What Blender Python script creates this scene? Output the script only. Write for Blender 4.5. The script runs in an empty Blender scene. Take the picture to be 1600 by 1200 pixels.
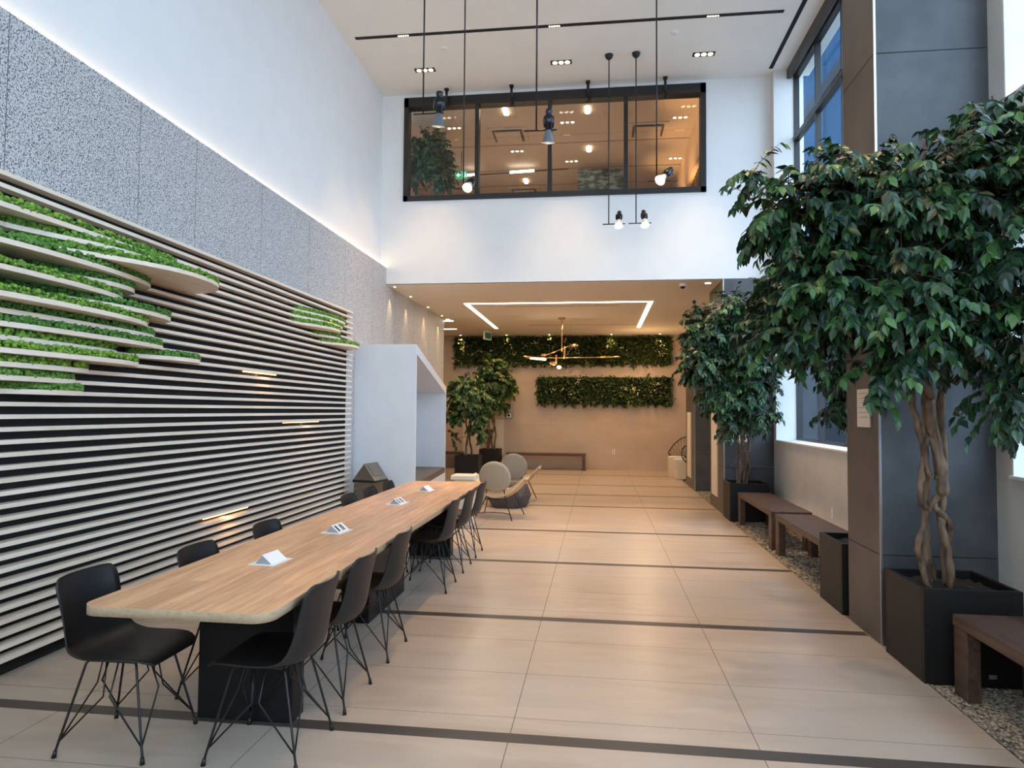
import bpy, math, random
import numpy as np
from mathutils import Vector, Matrix

# ------------------------------------------------------------------ camera, world, exposure
C = bpy.context.scene.collection
scn = bpy.context.scene
PI = math.pi
cam_d = bpy.data.cameras.new('camera')
cam = bpy.data.objects.new('camera', cam_d)
C.objects.link(cam)
scn.camera = cam
F_PX = 1063.0
cam_d.sensor_fit = 'HORIZONTAL'
cam_d.sensor_width = 36.0
cam_d.lens = 36.0 * F_PX / 1600.0
cam_d.clip_start = 0.05
cam_d.clip_end = 300
# rows: world X, Y, Z axes in camera space (x right, y down, z forward)
RW = ((0.99201643, 0.0024599, -0.12608466),
      (0.1258858, 0.04009696, 0.99123408),
      (0.00749395, -0.99919277, 0.03946717))
M = Matrix([[r[0], -r[1], -r[2]] for r in RW]).to_4x4()
M.translation = Vector((0, 0, 1.6))
cam.matrix_world = M

world = bpy.data.worlds.new('world')
scn.world = world
world.use_nodes = True
wn = world.node_tree
wn.nodes.clear()
wo = wn.nodes.new('ShaderNodeOutputWorld')
wb = wn.nodes.new('ShaderNodeBackground')
wb.inputs[0].default_value = (0.76, 0.87, 1.0, 1)
wb.inputs[1].default_value = 5.8
wn.links.new(wb.outputs[0], wo.inputs[0])

scn.view_settings.view_transform = 'Standard'
scn.view_settings.look = 'None'
scn.view_settings.exposure = 0.0
scn.view_settings.gamma = 1.0
scn.view_settings.use_curve_mapping = False
cy = scn.cycles
cy.use_denoising = True
try:
    cy.denoiser = 'OPENIMAGEDENOISE'
except Exception:
    pass
cy.max_bounces = 8
cy.diffuse_bounces = 5
cy.glossy_bounces = 3
cy.transparent_max_bounces = 12
cy.transmission_bounces = 6
cy.sample_clamp_indirect = 6.0
cy.caustics_reflective = False
cy.caustics_refractive = False

WARM = (1.0, 0.62, 0.30)
WARM2 = (1.0, 0.72, 0.45)

# ------------------------------------------------------------------ materials
MATS = {}


def newmat(name):
    m = bpy.data.materials.new(name)
    m.use_nodes = True
    nt = m.node_tree
    return m, nt, nt.nodes['Principled BSDF']


def mat(name, col, rough=0.5, metal=0.0, var=0.0, scale=8.0, stretch=(1, 1, 1), bump=0.0,
        col2=None, spec=0.5, detail=4.0, lo=0.35, hi=0.65):
    """Principled surface whose colour wanders between col and col2 with a noise."""
    if name in MATS:
        return MATS[name]
    m, nt, b = newmat(name)
    b.inputs['Roughness'].default_value = rough
    b.inputs['Metallic'].default_value = metal
    b.inputs['Specular IOR Level'].default_value = spec
    c1 = tuple(col) + (1,)
    if col2 is None:
        col2 = tuple(max(0, c * (1 - var)) for c in col)
    c2 = tuple(col2) + (1,)
    tc = nt.nodes.new('ShaderNodeTexCoord')
    mp = nt.nodes.new('ShaderNodeMapping')
    mp.inputs['Scale'].default_value = stretch
    nz = nt.nodes.new('ShaderNodeTexNoise')
    nz.inputs['Scale'].default_value = scale
    nz.inputs['Detail'].default_value = detail
    rp = nt.nodes.new('ShaderNodeValToRGB')
    rp.color_ramp.elements[0].position = lo
    rp.color_ramp.elements[1].position = hi
    rp.color_ramp.elements[0].color = c2
    rp.color_ramp.elements[1].color = c1
    L = nt.links.new
    L(tc.outputs['Object'], mp.inputs['Vector'])
    L(mp.outputs[0], nz.inputs['Vector'])
    L(nz.outputs['Fac'], rp.inputs[0])
    L(rp.outputs[0], b.inputs['Base Color'])
    if bump:
        bp = nt.nodes.new('ShaderNodeBump')
        bp.inputs['Strength'].default_value = bump
        bp.inputs['Distance'].default_value = 0.01
        L(nz.outputs['Fac'], bp.inputs['Height'])
        L(bp.outputs[0], b.inputs['Normal'])
    MATS[name] = m
    return m


def emis(name, col, strength):
    m, nt, b = newmat(name)
    b.inputs['Base Color'].default_value = tuple(col) + (1,)
    b.inputs['Emission Color'].default_value = tuple(col) + (1,)
    b.inputs['Emission Strength'].default_value = strength
    MATS[name] = m
    return m


def glass(name, tint, refl=0.08):
    m, nt, b = newmat(name)
    nt.nodes.remove(b)
    tr = nt.nodes.new('ShaderNodeBsdfTransparent')
    tr.inputs[0].default_value = tuple(tint) + (1,)
    gl = nt.nodes.new('ShaderNodeBsdfGlossy')
    gl.inputs['Roughness'].default_value = 0.02
    # Schlick reflectance from the view angle, the same on both faces of the pane
    ge = nt.nodes.new('ShaderNodeNewGeometry')
    dt = nt.nodes.new('ShaderNodeVectorMath')
    dt.operation = 'DOT_PRODUCT'
    ab = nt.nodes.new('ShaderNodeMath')
    ab.operation = 'ABSOLUTE'
    om = nt.nodes.new('ShaderNodeMath')
    om.operation = 'SUBTRACT'
    om.inputs[0].default_value = 1.0
    pw = nt.nodes.new('ShaderNodeMath')
    pw.operation = 'POWER'
    pw.inputs[1].default_value = 5.0
    fr = nt.nodes.new('ShaderNodeMath')
    fr.operation = 'MULTIPLY_ADD'
    fr.inputs[1].default_value = 0.15
    fr.inputs[2].default_value = 0.03
    nt.links.new(ge.outputs['Normal'], dt.inputs[0])
    nt.links.new(ge.outputs['Incoming'], dt.inputs[1])
    nt.links.new(dt.outputs['Value'], ab.inputs[0])
    nt.links.new(ab.outputs[0], om.inputs[1])
    nt.links.new(om.outputs[0], pw.inputs[0])
    nt.links.new(pw.outputs[0], fr.inputs[0])
    mx = nt.nodes.new('ShaderNodeMixShader')
    L = nt.links.new
    L(fr.outputs[0], mx.inputs[0])
    L(tr.outputs[0], mx.inputs[1])
    L(gl.outputs[0], mx.inputs[2])
    L(mx.outputs[0], nt.nodes['Material Output'].inputs[0])
    MATS[name] = m
    return m


def attr_mat(name, rough=0.45, spec=0.5, trans=0.0, noise=None):
    """Colour read from the mesh's own 'tint' attribute (leaf by leaf variation)."""
    m, nt, b = newmat(name)
    a = nt.nodes.new('ShaderNodeAttribute')
    a.attribute_name = 'tint'
    b.inputs['Roughness'].default_value = rough
    b.inputs['Specular IOR Level'].default_value = spec
    if noise:
        tc = nt.nodes.new('ShaderNodeTexCoord')
        nz = nt.nodes.new('ShaderNodeTexNoise')
        nz.inputs['Scale'].default_value = noise
        nz.inputs['Detail'].default_value = 3
        nt.links.new(tc.outputs['Object'], nz.inputs['Vector'])
        mr = nt.nodes.new('ShaderNodeMapRange')
        mr.inputs['From Min'].default_value = 0.3
        mr.inputs['From Max'].default_value = 0.7
        mr.inputs['To Min'].default_value = 0.55
        mr.inputs['To Max'].default_value = 1.3
        nt.links.new(nz.outputs['Fac'], mr.inputs[0])
        mx = nt.nodes.new('ShaderNodeVectorMath')
        mx.operation = 'SCALE'
        nt.links.new(a.outputs['Color'], mx.inputs[0])
        nt.links.new(mr.outputs[0], mx.inputs['Scale'])
        nt.links.new(mx.outputs[0], b.inputs['Base Color'])
        bp = nt.nodes.new('ShaderNodeBump')
        bp.inputs['Strength'].default_value = 0.6
        bp.inputs['Distance'].default_value = 0.01
        nt.links.new(nz.outputs['Fac'], bp.inputs['Height'])
        nt.links.new(bp.outputs[0], b.inputs['Normal'])
    else:
        nt.links.new(a.outputs['Color'], b.inputs['Base Color'])
    MATS[name] = m
    return m


def granite_mat():
    m, nt, b = newmat('granite')
    tc = nt.nodes.new('ShaderNodeTexCoord')
    nz = nt.nodes.new('ShaderNodeTexNoise')
    nz.inputs['Scale'].default_value = 105
    nz.inputs['Detail'].default_value = 2
    rp = nt.nodes.new('ShaderNodeValToRGB')
    e = rp.color_ramp.elements
    e[0].position = 0.38
    e[0].color = (0.06, 0.065, 0.075, 1)
    e[1].position = 0.52
    e[1].color = (0.62, 0.61, 0.60, 1)
    x = rp.color_ramp.elements.new(0.45)
    x.color = (0.30, 0.30, 0.31, 1)
    nt.links.new(tc.outputs['Object'], nz.inputs['Vector'])
    nt.links.new(nz.outputs['Fac'], rp.inputs[0])
    nt.links.new(rp.outputs[0], b.inputs['Base Color'])
    b.inputs['Roughness'].default_value = 0.55
    MATS['granite'] = m


def floor_mat(name, c1, c2, c3, rough):
    m, nt, b = newmat(name)
    tc = nt.nodes.new('ShaderNodeTexCoord')
    L = nt.links.new
    mp = nt.nodes.new('ShaderNodeMapping')
    mp.inputs['Scale'].default_value = (0.55, 2.6, 1)
    n1 = nt.nodes.new('ShaderNodeTexNoise')
    n1.inputs['Scale'].default_value = 2.2
    n1.inputs['Detail'].default_value = 8
    n1.inputs['Roughness'].default_value = 0.6
    n1.inputs['Distortion'].default_value = 0.8
    r1 = nt.nodes.new('ShaderNodeValToRGB')
    r1.color_ramp.elements[0].position = 0.32
    r1.color_ramp.elements[1].position = 0.68
    r1.color_ramp.elements[0].color = c1 + (1,)
    r1.color_ramp.elements[1].color = c2 + (1,)
    n2 = nt.nodes.new('ShaderNodeTexNoise')
    n2.inputs['Scale'].default_value = 0.9
    n2.inputs['Detail'].default_value = 5
    r2 = nt.nodes.new('ShaderNodeValToRGB')
    r2.color_ramp.elements[0].position = 0.45
    r2.color_ramp.elements[1].position = 0.7
    mx = nt.nodes.new('ShaderNodeMixRGB')
    mx.inputs[2].default_value = c3 + (1,)
    L(tc.outputs['Object'], mp.inputs[0])
    L(mp.outputs[0], n1.inputs['Vector'])
    L(tc.outputs['Object'], n2.inputs['Vector'])
    L(n1.outputs['Fac'], r1.inputs[0])
    L(n2.outputs['Fac'], r2.inputs[0])
    L(r2.outputs[0], mx.inputs[0])
    L(r1.outputs[0], mx.inputs[1])
    L(mx.outputs[0], b.inputs['Base Color'])
    b.inputs['Roughness'].default_value = rough
    mr = nt.nodes.new('ShaderNodeMapRange')
    mr.inputs['To Min'].default_value = rough - 0.06
    mr.inputs['To Max'].default_value = rough + 0.08
    L(n1.outputs['Fac'], mr.inputs[0])
    L(mr.outputs[0], b.inputs['Roughness'])
    MATS[name] = m


def wood_mat(name, dark, light, rough, axis='y', scale=2.0, plank=0.0):
    """Grain lines run along one axis; optional staves of slightly different tone."""
    m, nt, b = newmat(name)
    L = nt.links.new
    tc = nt.nodes.new('ShaderNodeTexCoord')
    mp = nt.nodes.new('ShaderNodeMapping')
    s = [14.0, 14.0, 14.0]
    s['xyz'.index(axis)] = 0.9
    mp.inputs['Scale'].default_value = s
    n1 = nt.nodes.new('ShaderNodeTexNoise')
    n1.inputs['Scale'].default_value = scale
    n1.inputs['Detail'].default_value = 7
    n1.inputs['Roughness'].default_value = 0.65
    n1.inputs['Distortion'].default_value = 0.6
    r1 = nt.nodes.new('ShaderNodeValToRGB')
    r1.color_ramp.elements[0].position = 0.3
    r1.color_ramp.elements[1].position = 0.66
    r1.color_ramp.elements[0].color = dark + (1,)
    r1.color_ramp.elements[1].color = light + (1,)
    L(tc.outputs['Object'], mp.inputs[0])
    L(mp.outputs[0], n1.inputs['Vector'])
    L(n1.outputs['Fac'], r1.inputs[0])
    out = r1.outputs[0]
    if plank:
        br = nt.nodes.new('ShaderNodeTexBrick')
        br.offset = 0.43
        br.inputs['Color1'].default_value = (0.80, 0.80, 0.80, 1)
        br.inputs['Color2'].default_value = (1.12, 1.12, 1.12, 1)
        br.inputs['Mortar'].default_value = (0.8, 0.8, 0.8, 1)
        br.inputs['Mortar Size'].default_value = 0.0
        br.inputs['Scale'].default_value = 1.0
        br.inputs['Brick Width'].default_value = 0.85
        br.inputs['Row Height'].default_value = plank
        mp2 = nt.nodes.new('ShaderNodeMapping')
        mp2.inputs['Rotation'].default_value = (0, 0, PI / 2)
        L(tc.outputs['Object'], mp2.inputs[0])
        L(mp2.outputs[0], br.inputs['Vector'])
        mx = nt.nodes.new('ShaderNodeMixRGB')
        mx.blend_type = 'MULTIPLY'
        mx.inputs[0].default_value = 0.8
        L(r1.outputs[0], mx.inputs[1])
        L(br.outputs[0], mx.inputs[2])
        out = mx.outputs[0]
    L(out, b.inputs['Base Color'])
    b.inputs['Roughness'].default_value = rough
    MATS[name] = m


granite_mat()
floor_mat('floor_tile', (0.40, 0.31, 0.235), (0.52, 0.415, 0.325), (0.44, 0.375, 0.32), 0.30)
floor_mat('floor_stripe', (0.055, 0.045, 0.037), (0.075, 0.062, 0.052), (0.07, 0.058, 0.05), 0.4)
floor_mat('back_tile', (0.50, 0.38, 0.27), (0.60, 0.47, 0.35), (0.52, 0.42, 0.33), 0.5)
wood_mat('table_oak', (0.50, 0.25, 0.12), (0.80, 0.47, 0.26), 0.40, 'y', 2.0, 0.11)
wood_mat('edge_oak', (0.44, 0.33, 0.21), (0.60, 0.47, 0.32), 0.45, 'y', 3.0)
wood_mat('slat_wood', (0.72, 0.59, 0.46), (0.88, 0.76, 0.63), 0.5, 'y', 1.5)
wood_mat('walnut', (0.035, 0.019, 0.013), (0.115, 0.062, 0.042), 0.45, 'y', 1.8)
wood_mat('bench_seat_wood', (0.085, 0.068, 0.058), (0.15, 0.12, 0.10), 0.5, 'y', 1.8)
mat('white_paint', (0.80, 0.80, 0.79), 0.7, var=0.03, scale=3)
mat('ceiling_paint', (0.84, 0.82, 0.76), 0.8, var=0.03, scale=2)
mat('soffit_paint', (0.82, 0.74, 0.63), 0.8, var=0.03, scale=2)
mat('booth_white', (0.74, 0.77, 0.80), 0.45, var=0.04, scale=4)
mat('plaster', (0.66, 0.62, 0.57), 0.75, var=0.08, scale=3)
mat('joint', (0.16, 0.13, 0.11), 0.8, var=0.1)
mat('granite_joint', (0.12, 0.12, 0.13), 0.7, var=0.1)
mat('black_panel', (0.006, 0.006, 0.007), 0.8, var=0.2)
mat('black_metal', (0.012, 0.012, 0.013), 0.38, var=0.2, spec=0.4)
mat('black_laminate', (0.008, 0.008, 0.010), 0.45, var=0.2, spec=0.3)
mat('chair_shell', (0.012, 0.0115, 0.012), 0.45, var=0.15, scale=40, bump=0.02, spec=0.45)
mat('planter_black', (0.008, 0.0075, 0.0075), 0.5, var=0.25, scale=20, spec=0.35)
mat('frame_black', (0.014, 0.013, 0.013), 0.4, var=0.2)
mat('column_stone', (0.085, 0.088, 0.094), 0.5, col2=(0.055, 0.057, 0.062), scale=3.5, detail=8, bump=0.08)
mat('column_side', (0.10, 0.082, 0.068), 0.45, col2=(0.066, 0.055, 0.047), scale=2.5, detail=6)
mat('metal_trim', (0.6, 0.6, 0.6), 0.3, metal=0.9)
mat('frame_brown', (0.05, 0.042, 0.036), 0.5, var=0.15)
mat('steel', (0.30, 0.27, 0.23), 0.26, metal=0.95, var=0.08, scale=2)
mat('brass', (0.72, 0.45, 0.20), 0.28, metal=0.95, var=0.1)
mat('soil', (0.02, 0.014, 0.01), 0.95, var=0.6, scale=60, bump=0.8)
mat('bark', (0.23, 0.14, 0.08), 0.75, col2=(0.05, 0.028, 0.018), scale=22, stretch=(1, 1, 0.25), bump=0.7, detail=8)
mat('bark_cut', (0.6, 0.45, 0.28), 0.7, var=0.2)
mat('socket_white', (0.80, 0.80, 0.80), 0.4, var=0.02)
mat('socket_grey', (0.30, 0.32, 0.35), 0.35, var=0.05)
mat('white_plastic', (0.85, 0.84, 0.82), 0.4, var=0.02)
mat('cream', (0.72, 0.62, 0.48), 0.55, var=0.06, scale=5)
mat('cream_grille', (0.75, 0.66, 0.54), 0.5, var=0.03)
mat('fabric_beige', (0.42, 0.34, 0.24), 0.9, var=0.18, scale=160, bump=0.3)
mat('fabric_tan', (0.66, 0.45, 0.25), 0.85, var=0.15, scale=120, bump=0.3)
mat('fabric_grey', (0.085, 0.075, 0.075), 0.85, var=0.2, scale=90, bump=0.2)
mat('marble_dark', (0.22, 0.27, 0.23), 0.3, col2=(0.025, 0.045, 0.04), scale=5, stretch=(1, 1, 2.5), detail=12, lo=0.46, hi=0.58)
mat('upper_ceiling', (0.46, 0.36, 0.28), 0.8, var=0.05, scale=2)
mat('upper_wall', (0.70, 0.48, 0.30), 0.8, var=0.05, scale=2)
mat('facade_blue', (0.020, 0.048, 0.088), 0.9, var=0.15, scale=0.6, spec=0.0)
mat('facade_light', (0.055, 0.105, 0.165), 0.9, var=0.2, scale=9, stretch=(1, 1, 6), spec=0.0)
mat('facade_dark', (0.006, 0.009, 0.014), 0.8, var=0.2, scale=0.5, spec=0.1)
mat('pavement', (0.35, 0.36, 0.37), 0.8, var=0.15, scale=2)
mat('exit_green', (0.01, 0.16, 0.07), 0.5, var=0.05)
mat('bird_metal', (0.03, 0.03, 0.035), 0.16, metal=0.7, var=0.1)
mat('shade_grey', (0.16, 0.18, 0.21), 0.3, metal=0.4, var=0.1)
mat('shade_milk', (0.75, 0.72, 0.68), 0.35, var=0.05)
emis('led_white', (1.0, 0.90, 0.74), 9.0)
emis('led_cove', (1.0, 0.74, 0.48), 8.0)
emis('led_amber', (1.0, 0.62, 0.28), 3.0)
emis('lamp_glow', (1.0, 0.80, 0.55), 14.0)
emis('bulb', (1.0, 0.88, 0.72), 4.0)
emis('exit_lit', (0.03, 0.45, 0.22), 0.5)
emis('exit_white', (0.9, 1.0, 0.95), 0.9)
glass('clear_glass', (0.93, 0.97, 0.98))
glass('tint_glass', (0.80, 0.88, 0.95))
attr_mat('leaf', 0.42, 0.5)
attr_mat('moss_mat', 0.9, 0.15, noise=90)
attr_mat('pebble', 0.6, 0.4)


# ------------------------------------------------------------------ mesh helpers
class MB:
    def __init__(s):
        s.v, s.f, s.m, s.sm = [], [], [], []

    def add(s, vs, fs, mi=0, smooth=False):
        o = len(s.v)
        s.v += [tuple(x) for x in vs]
        for q in fs:
            s.f.append(tuple(o + i for i in q))
            s.m.append(mi)
            s.sm.append(smooth)
        return s

    def box(s, x0, x1, y0, y1, z0, z1, mi=0):
        v = [(x, y, z) for z in (z0, z1) for y in (y0, y1) for x in (x0, x1)]
        return s.add(v, [(0, 2, 3, 1), (4, 5, 7, 6), (0, 1, 5, 4), (2, 6, 7, 3), (0, 4, 6, 2), (1, 3, 7, 5)], mi)

    def prism(s, pts, axis, a, b, mi=0, smooth=False):
        """Extrude the 2-D outline pts along an axis from a to b."""
        def P(p, t):
            return {'x': (t, p[0], p[1]), 'y': (p[0], t, p[1]), 'z': (p[0], p[1], t)}[axis]
        n = len(pts)
        v = [P(p, a) for p in pts] + [P(p, b) for p in pts]
        f = [(i, (i + 1) % n, n + (i + 1) % n, n + i) for i in range(n)]
        o = len(s.v)
        s.add(v, f, mi, smooth)
        s.f += [tuple(o + i for i in range(n))[::-1], tuple(o + n + i for i in range(n))]
        s.m += [mi, mi]
        s.sm += [False, False]
        return s

    def tube(s, pts, r, n=8, mi=0, cap=True):
        pts = [Vector(p) for p in pts]
        rs = r if isinstance(r, (list, tuple)) else [r] * len(pts)
        rings, ref = [], None
        for i, p in enumerate(pts):
            t = (pts[min(i + 1, len(pts) - 1)] - pts[max(i - 1, 0)])
            if t.length < 1e-9:
                t = Vector((0, 0, 1))
            t.normalize()
            if ref is None:
                ref = Vector((0, 0, 1)) if abs(t.z) < 0.9 else Vector((1, 0, 0))
            u = ref - t * ref.dot(t)
            if u.length < 1e-6:
                u = t.orthogonal()
            u.normalize()
            ref = u
            w = t.cross(u)
            rings.append([p + (u * math.cos(2 * PI * k / n) + w * math.sin(2 * PI * k / n)) * rs[i] for k in range(n)])
        vs = [q for ring in rings for q in ring]
        fs = []
        for i in range(len(pts) - 1):
            for k in range(n):
                a, b2 = i * n + k, i * n + (k + 1) % n
                fs.append((a, b2, b2 + n, a + n))
        s.add(vs, fs, mi, True)
        if cap:
            o = len(s.v) - len(vs)
            s.f += [tuple(o + k for k in range(n))[::-1], tuple(o + len(vs) - n + k for k in range(n))]
            s.m += [mi, mi]
            s.sm += [False, False]
        return s

    def cyl(s, p0, p1, r, n=16, mi=0):
        return s.tube([p0, p1], r, n, mi)

    def lathe(s, prof, n=20, mi=0, M4=None):
        """prof: list of (radius, z), turned round z, then placed with M4."""
        vs, fs = [], []
        for r, z in prof:
            for k in range(n):
                a = 2 * PI * k / n
                vs.append(Vector((r * math.cos(a), r * math.sin(a), z)))
        for i in range(len(prof) - 1):
            for k in range(n):
                a, b2 = i * n + k, i * n + (k + 1) % n
                fs.append((a, b2, b2 + n, a + n))
        if M4 is not None:
            vs = [M4 @ v for v in vs]
        return s.add(vs, fs, mi, True)

    def ball(s, c, r, mi=0, M3=None, n=14):
        rx, ry, rz = r if isinstance(r, (tuple, list)) else (r, r, r)
        prof = [(max(1e-4, math.sin(PI * i / 8)), -math.cos(PI * i / 8)) for i in range(9)]
        M4 = (M3.to_4x4() if M3 else Matrix.Identity(4))
        M4 = Matrix.Translation(Vector(c)) @ M4 @ Matrix.Diagonal((rx, ry, rz, 1))
        return s.lathe(prof, n, mi, M4)

    def build(s, name, mats, parent=None, loc=None, rot=None, bevel=0.0, recalc=False):
        me = bpy.data.meshes.new(name)
        me.from_pydata(s.v, [], s.f)
        for mm in ([mats] if isinstance(mats, str) else mats):
            me.materials.append(MATS[mm])
        me.polygons.foreach_set('material_index', s.m)
        me.polygons.foreach_set('use_smooth', s.sm)
        me.update()
        o = bpy.data.objects.new(name, me)
        C.objects.link(o)
        if parent:
            o.parent = parent
        if loc:
            o.location = loc
        if rot:
            o.rotation_euler = rot
        if bevel:
            b = o.modifiers.new('bevel', 'BEVEL')
            b.width = bevel
            b.segments = 2
            b.limit_method = 'ANGLE'
            b.angle_limit = 0.7
        return o


def scatter_mesh(name, base_v, base_f, mats3, trans, tints, material, parent=None, smooth=False):
    """One mesh made of many transformed copies of a small shape, each with its own tint."""
    N, nv = len(trans), len(base_v)
    bv = np.asarray(base_v, float)
    V = np.einsum('nij,vj->nvi', mats3, bv) + trans[:, None, :]
    V = V.reshape(-1, 3)
    k = len(base_f[0])
    Fb = np.asarray(base_f, int)
    Fa = (Fb[None] + (np.arange(N) * nv)[:, None, None]).reshape(-1, k)
    me = bpy.data.meshes.new(name)
    me.vertices.add(len(V))
    me.vertices.foreach_set('co', V.ravel())
    me.loops.add(Fa.size)
    me.loops.foreach_set('vertex_index', Fa.ravel())
    me.polygons.add(len(Fa))
    me.polygons.foreach_set('loop_start', np.arange(len(Fa)) * k)
    me.polygons.foreach_set('loop_total', np.full(len(Fa), k))
    me.polygons.foreach_set('use_smooth', np.full(len(Fa), smooth))
    at = me.color_attributes.new('tint', 'FLOAT_COLOR', 'POINT')
    t = np.ones((N, nv, 4))
    t[:, :, :3] = tints[:, None, :]
    at.data.foreach_set('color', t.ravel())
    me.materials.append(MATS[material])
    me.update()
    me.validate()
    o = bpy.data.objects.new(name, me)
    C.objects.link(o)
    if parent:
        o.parent = parent
    return o


def tag(o, label, cat, group=None, kind=None):
    o['label'] = label
    o['category'] = cat
    if group:
        o['group'] = group
    if kind:
        o['kind'] = kind
    return o


def struct(o):
    o['kind'] = 'structure'
    return o


def empty(name, loc=(0, 0, 0), rz=0.0):
    o = bpy.data.objects.new(name, None)
    C.objects.link(o)
    o.empty_display_size = 0.1
    o.location = loc
    o.rotation_euler = (0, 0, rz)
    return o


def thing(name, label, cat, loc=(0, 0, 0), rz=0.0, group=None):
    return tag(empty(name, loc, rz), label, cat, group)


def dup(root, loc, rz, label, group=None):
    r = root.copy()
    C.objects.link(r)
    r.location = loc
    r.rotation_euler = (0, 0, rz)
    r['label'] = label
    if group:
        r['group'] = group
    for ch in list(root.children):
        c = ch.copy()
        C.objects.link(c)
        c.parent = r
        for g in ch.children:
            d = g.copy()
            C.objects.link(d)
            d.parent = c
    return r


def grid(name, us, vs, place, matf, mats, parent=None):
    """Flat sheet cut at us x vs; place(u, v) -> point; matf(cu, cv) -> material slot."""
    mb = MB()
    nu, nv = len(us), len(vs)
    mb.v = [place(u, v) for v in vs for u in us]
    for j in range(nv - 1):
        for i in range(nu - 1):
            mb.f.append((j * nu + i, j * nu + i + 1, (j + 1) * nu + i + 1, (j + 1) * nu + i))
            mb.m.append(matf((us[i] + us[i + 1]) / 2, (vs[j] + vs[j + 1]) / 2))
            mb.sm.append(False)
    return mb.build(name, mats, parent)


def lamp(kind, loc, energy, col, parent=None, size=0.1, spot=None, blend=0.6, target=None, size_y=None, name='lamp_light'):
    d = bpy.data.lights.new(name, kind)
    d.energy = energy
    d.color = col
    if kind == 'AREA':
        d.size = size
        if size_y:
            d.shape = 'RECTANGLE'
            d.size_y = size_y
    elif kind in ('POINT', 'SPOT'):
        d.shadow_soft_size = size
    if kind == 'SPOT':
        d.spot_size = spot
        d.spot_blend = blend
    o = bpy.data.objects.new(name, d)
    C.objects.link(o)
    o.location = loc
    if target is not None:
        v = Vector(target) - Vector(loc)
        o.rotation_euler = v.to_track_quat('-Z', 'Y').to_euler()
    if parent:
        o.parent = parent
    return o


# ------------------------------------------------------------------ setting dimensions
ZC, ZS, YB, YE = 6.95, 3.71, 11.05, 19.0       # high ceiling, low ceiling, upper wall, far wall
XL, XG, XR = -3.66, -3.56, 2.70                # white wall, granite face, window wall
YR = -3.0                                      # glazed rear of the hall
XP = 1.945                                     # room side of the piers

# floor
stripes = [-2.4, -0.48, 1.44, 3.37, 5.30, 7.26, 9.17, 11.6, 13.2, 14.95, 17.3]
ycuts, kinds = [YR - 3], []
ev = []
for s_ in stripes:
    ev.append((s_ - 0.048, s_ + 0.048, 1))
for a, b in zip(stripes, stripes[1:]):
    n = 3 if b - a < 2.2 else 4
    off = 0.22 if b - a < 2.2 else 0.3
    for k in range(n):
        y = a + off + 0.6 * k
        if y < b - 0.08:
            ev.append((y - 0.002, y + 0.002, 2))
ev.sort()
ylist = [YR - 3]
for a, b, k in ev:
    ylist += [a, b]
ylist.append(YE)
xj = [-0.43 + 1.195 * k for k in range(-4, 3)]
xl = [-5.6]
for x in xj:
    if x < XP - 0.1:
        xl += [x - 0.0022, x + 0.0022]
xl.append(XP)


def floor_m(x, y):
    for a, b, k in ev:
        if a < y < b and k == 1:
            return 1
    for j in xj:
        if abs(x - j) < 0.0024:
            return 2
    for a, b, k in ev:
        if a < y < b:
            return 2
    return 0


fl = struct(grid('floor', xl, ylist, lambda u, v: (u, v, 0), floor_m, ['floor_tile', 'floor_stripe', 'joint']))
struct(MB().box(XP, XR + 0.6, YR - 3, YE, -0.08, -0.008).build('floor_gravel_bed', 'joint'))
struct(MB().box(XP - 0.008, XP, YR, YE, -0.01, 0.003).build('trim_1', 'metal_trim'))

# left wall: white above, granite panels below
struct(MB().box(XL - 0.2, XL, YR, YB + 0.2, 0, ZC).build('wall_left', 'white_paint'))
gj = [2.43, 3.63, 4.83, 5.58, 6.77, 7.97, 9.17, 10.37, 11.57, 12.77, 13.97]
yl = [YR]
for g in gj:
    yl += [g - 0.003, g + 0.003]
yl.append(15.4)
gr = grid('wall_left_granite', yl, [0, 4.0], lambda u, v: (XG, u, v),
          lambda u, v: 1 if any(abs(u - g) < 0.004 for g in gj) else 0, ['granite', 'granite_joint'])
struct(gr)
g2 = MB().box(XL, XG - 0.001, YR, YB, 3.90, 3.99, 0).box(XG - 0.25, XG - 0.001, YB, 15.4, 0, ZS, 0)
struct(g2.build('wall_left_granite_return', 'granite'))
cove = tag(MB().box(XL + 0.012, XL + 0.05, YR, YB - 0.02, 3.991, 4.003).build('cove_light', 'led_cove'),
           'long warm cove light strip glowing along the top of the granite wall', 'light')
# far left alcove
struct(MB().box(-5.8, -5.6, 15.2, YE, 0, ZS).box(-5.6, XG - 0.25, 15.2, 15.39, 0, ZS).build('wall_left_alcove', 'back_tile'))

# upper back wall with its internal window
WX0, WX1, WZ0, WZ1 = -3.28, 1.70, 5.12, 6.89
mb = MB()
mb.box(XL, WX0, YB, YB + 0.2, ZS, ZC).box(WX1, XR + 0.5, YB, YB + 0.2, ZS, ZC)
mb.box(WX0, WX1, YB, YB + 0.2, ZS, WZ0).box(WX0, WX1, YB, YB + 0.2, WZ1, ZC)
struct(mb.build('wall_back_upper', 'white_paint'))
w = struct(empty('window_1'))
mb = MB()
for x0, x1 in ((WX0, WX0 + 0.075), (WX1 - 0.085, WX1)):
    mb.box(x0, x1, YB - 0.03, YB + 0.16, WZ0, WZ1)
mb.box(WX0, WX1, YB - 0.03, YB + 0.16, WZ0, WZ0 + 0.085)
mb.box(WX0, WX1, YB - 0.03, YB + 0.16, WZ1 - 0.16, WZ1)
for x in (-2.03, -0.81, 0.43):
    mb.box(x - 0.03, x + 0.035, YB - 0.02, YB + 0.14, WZ0, WZ1)
mb.build('window_frame', 'frame_black', w)
MB().box(WX0, WX1, YB + 0.06, YB + 0.066, WZ0, WZ1).build('window_pane', 'clear_glass', w)

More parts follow.
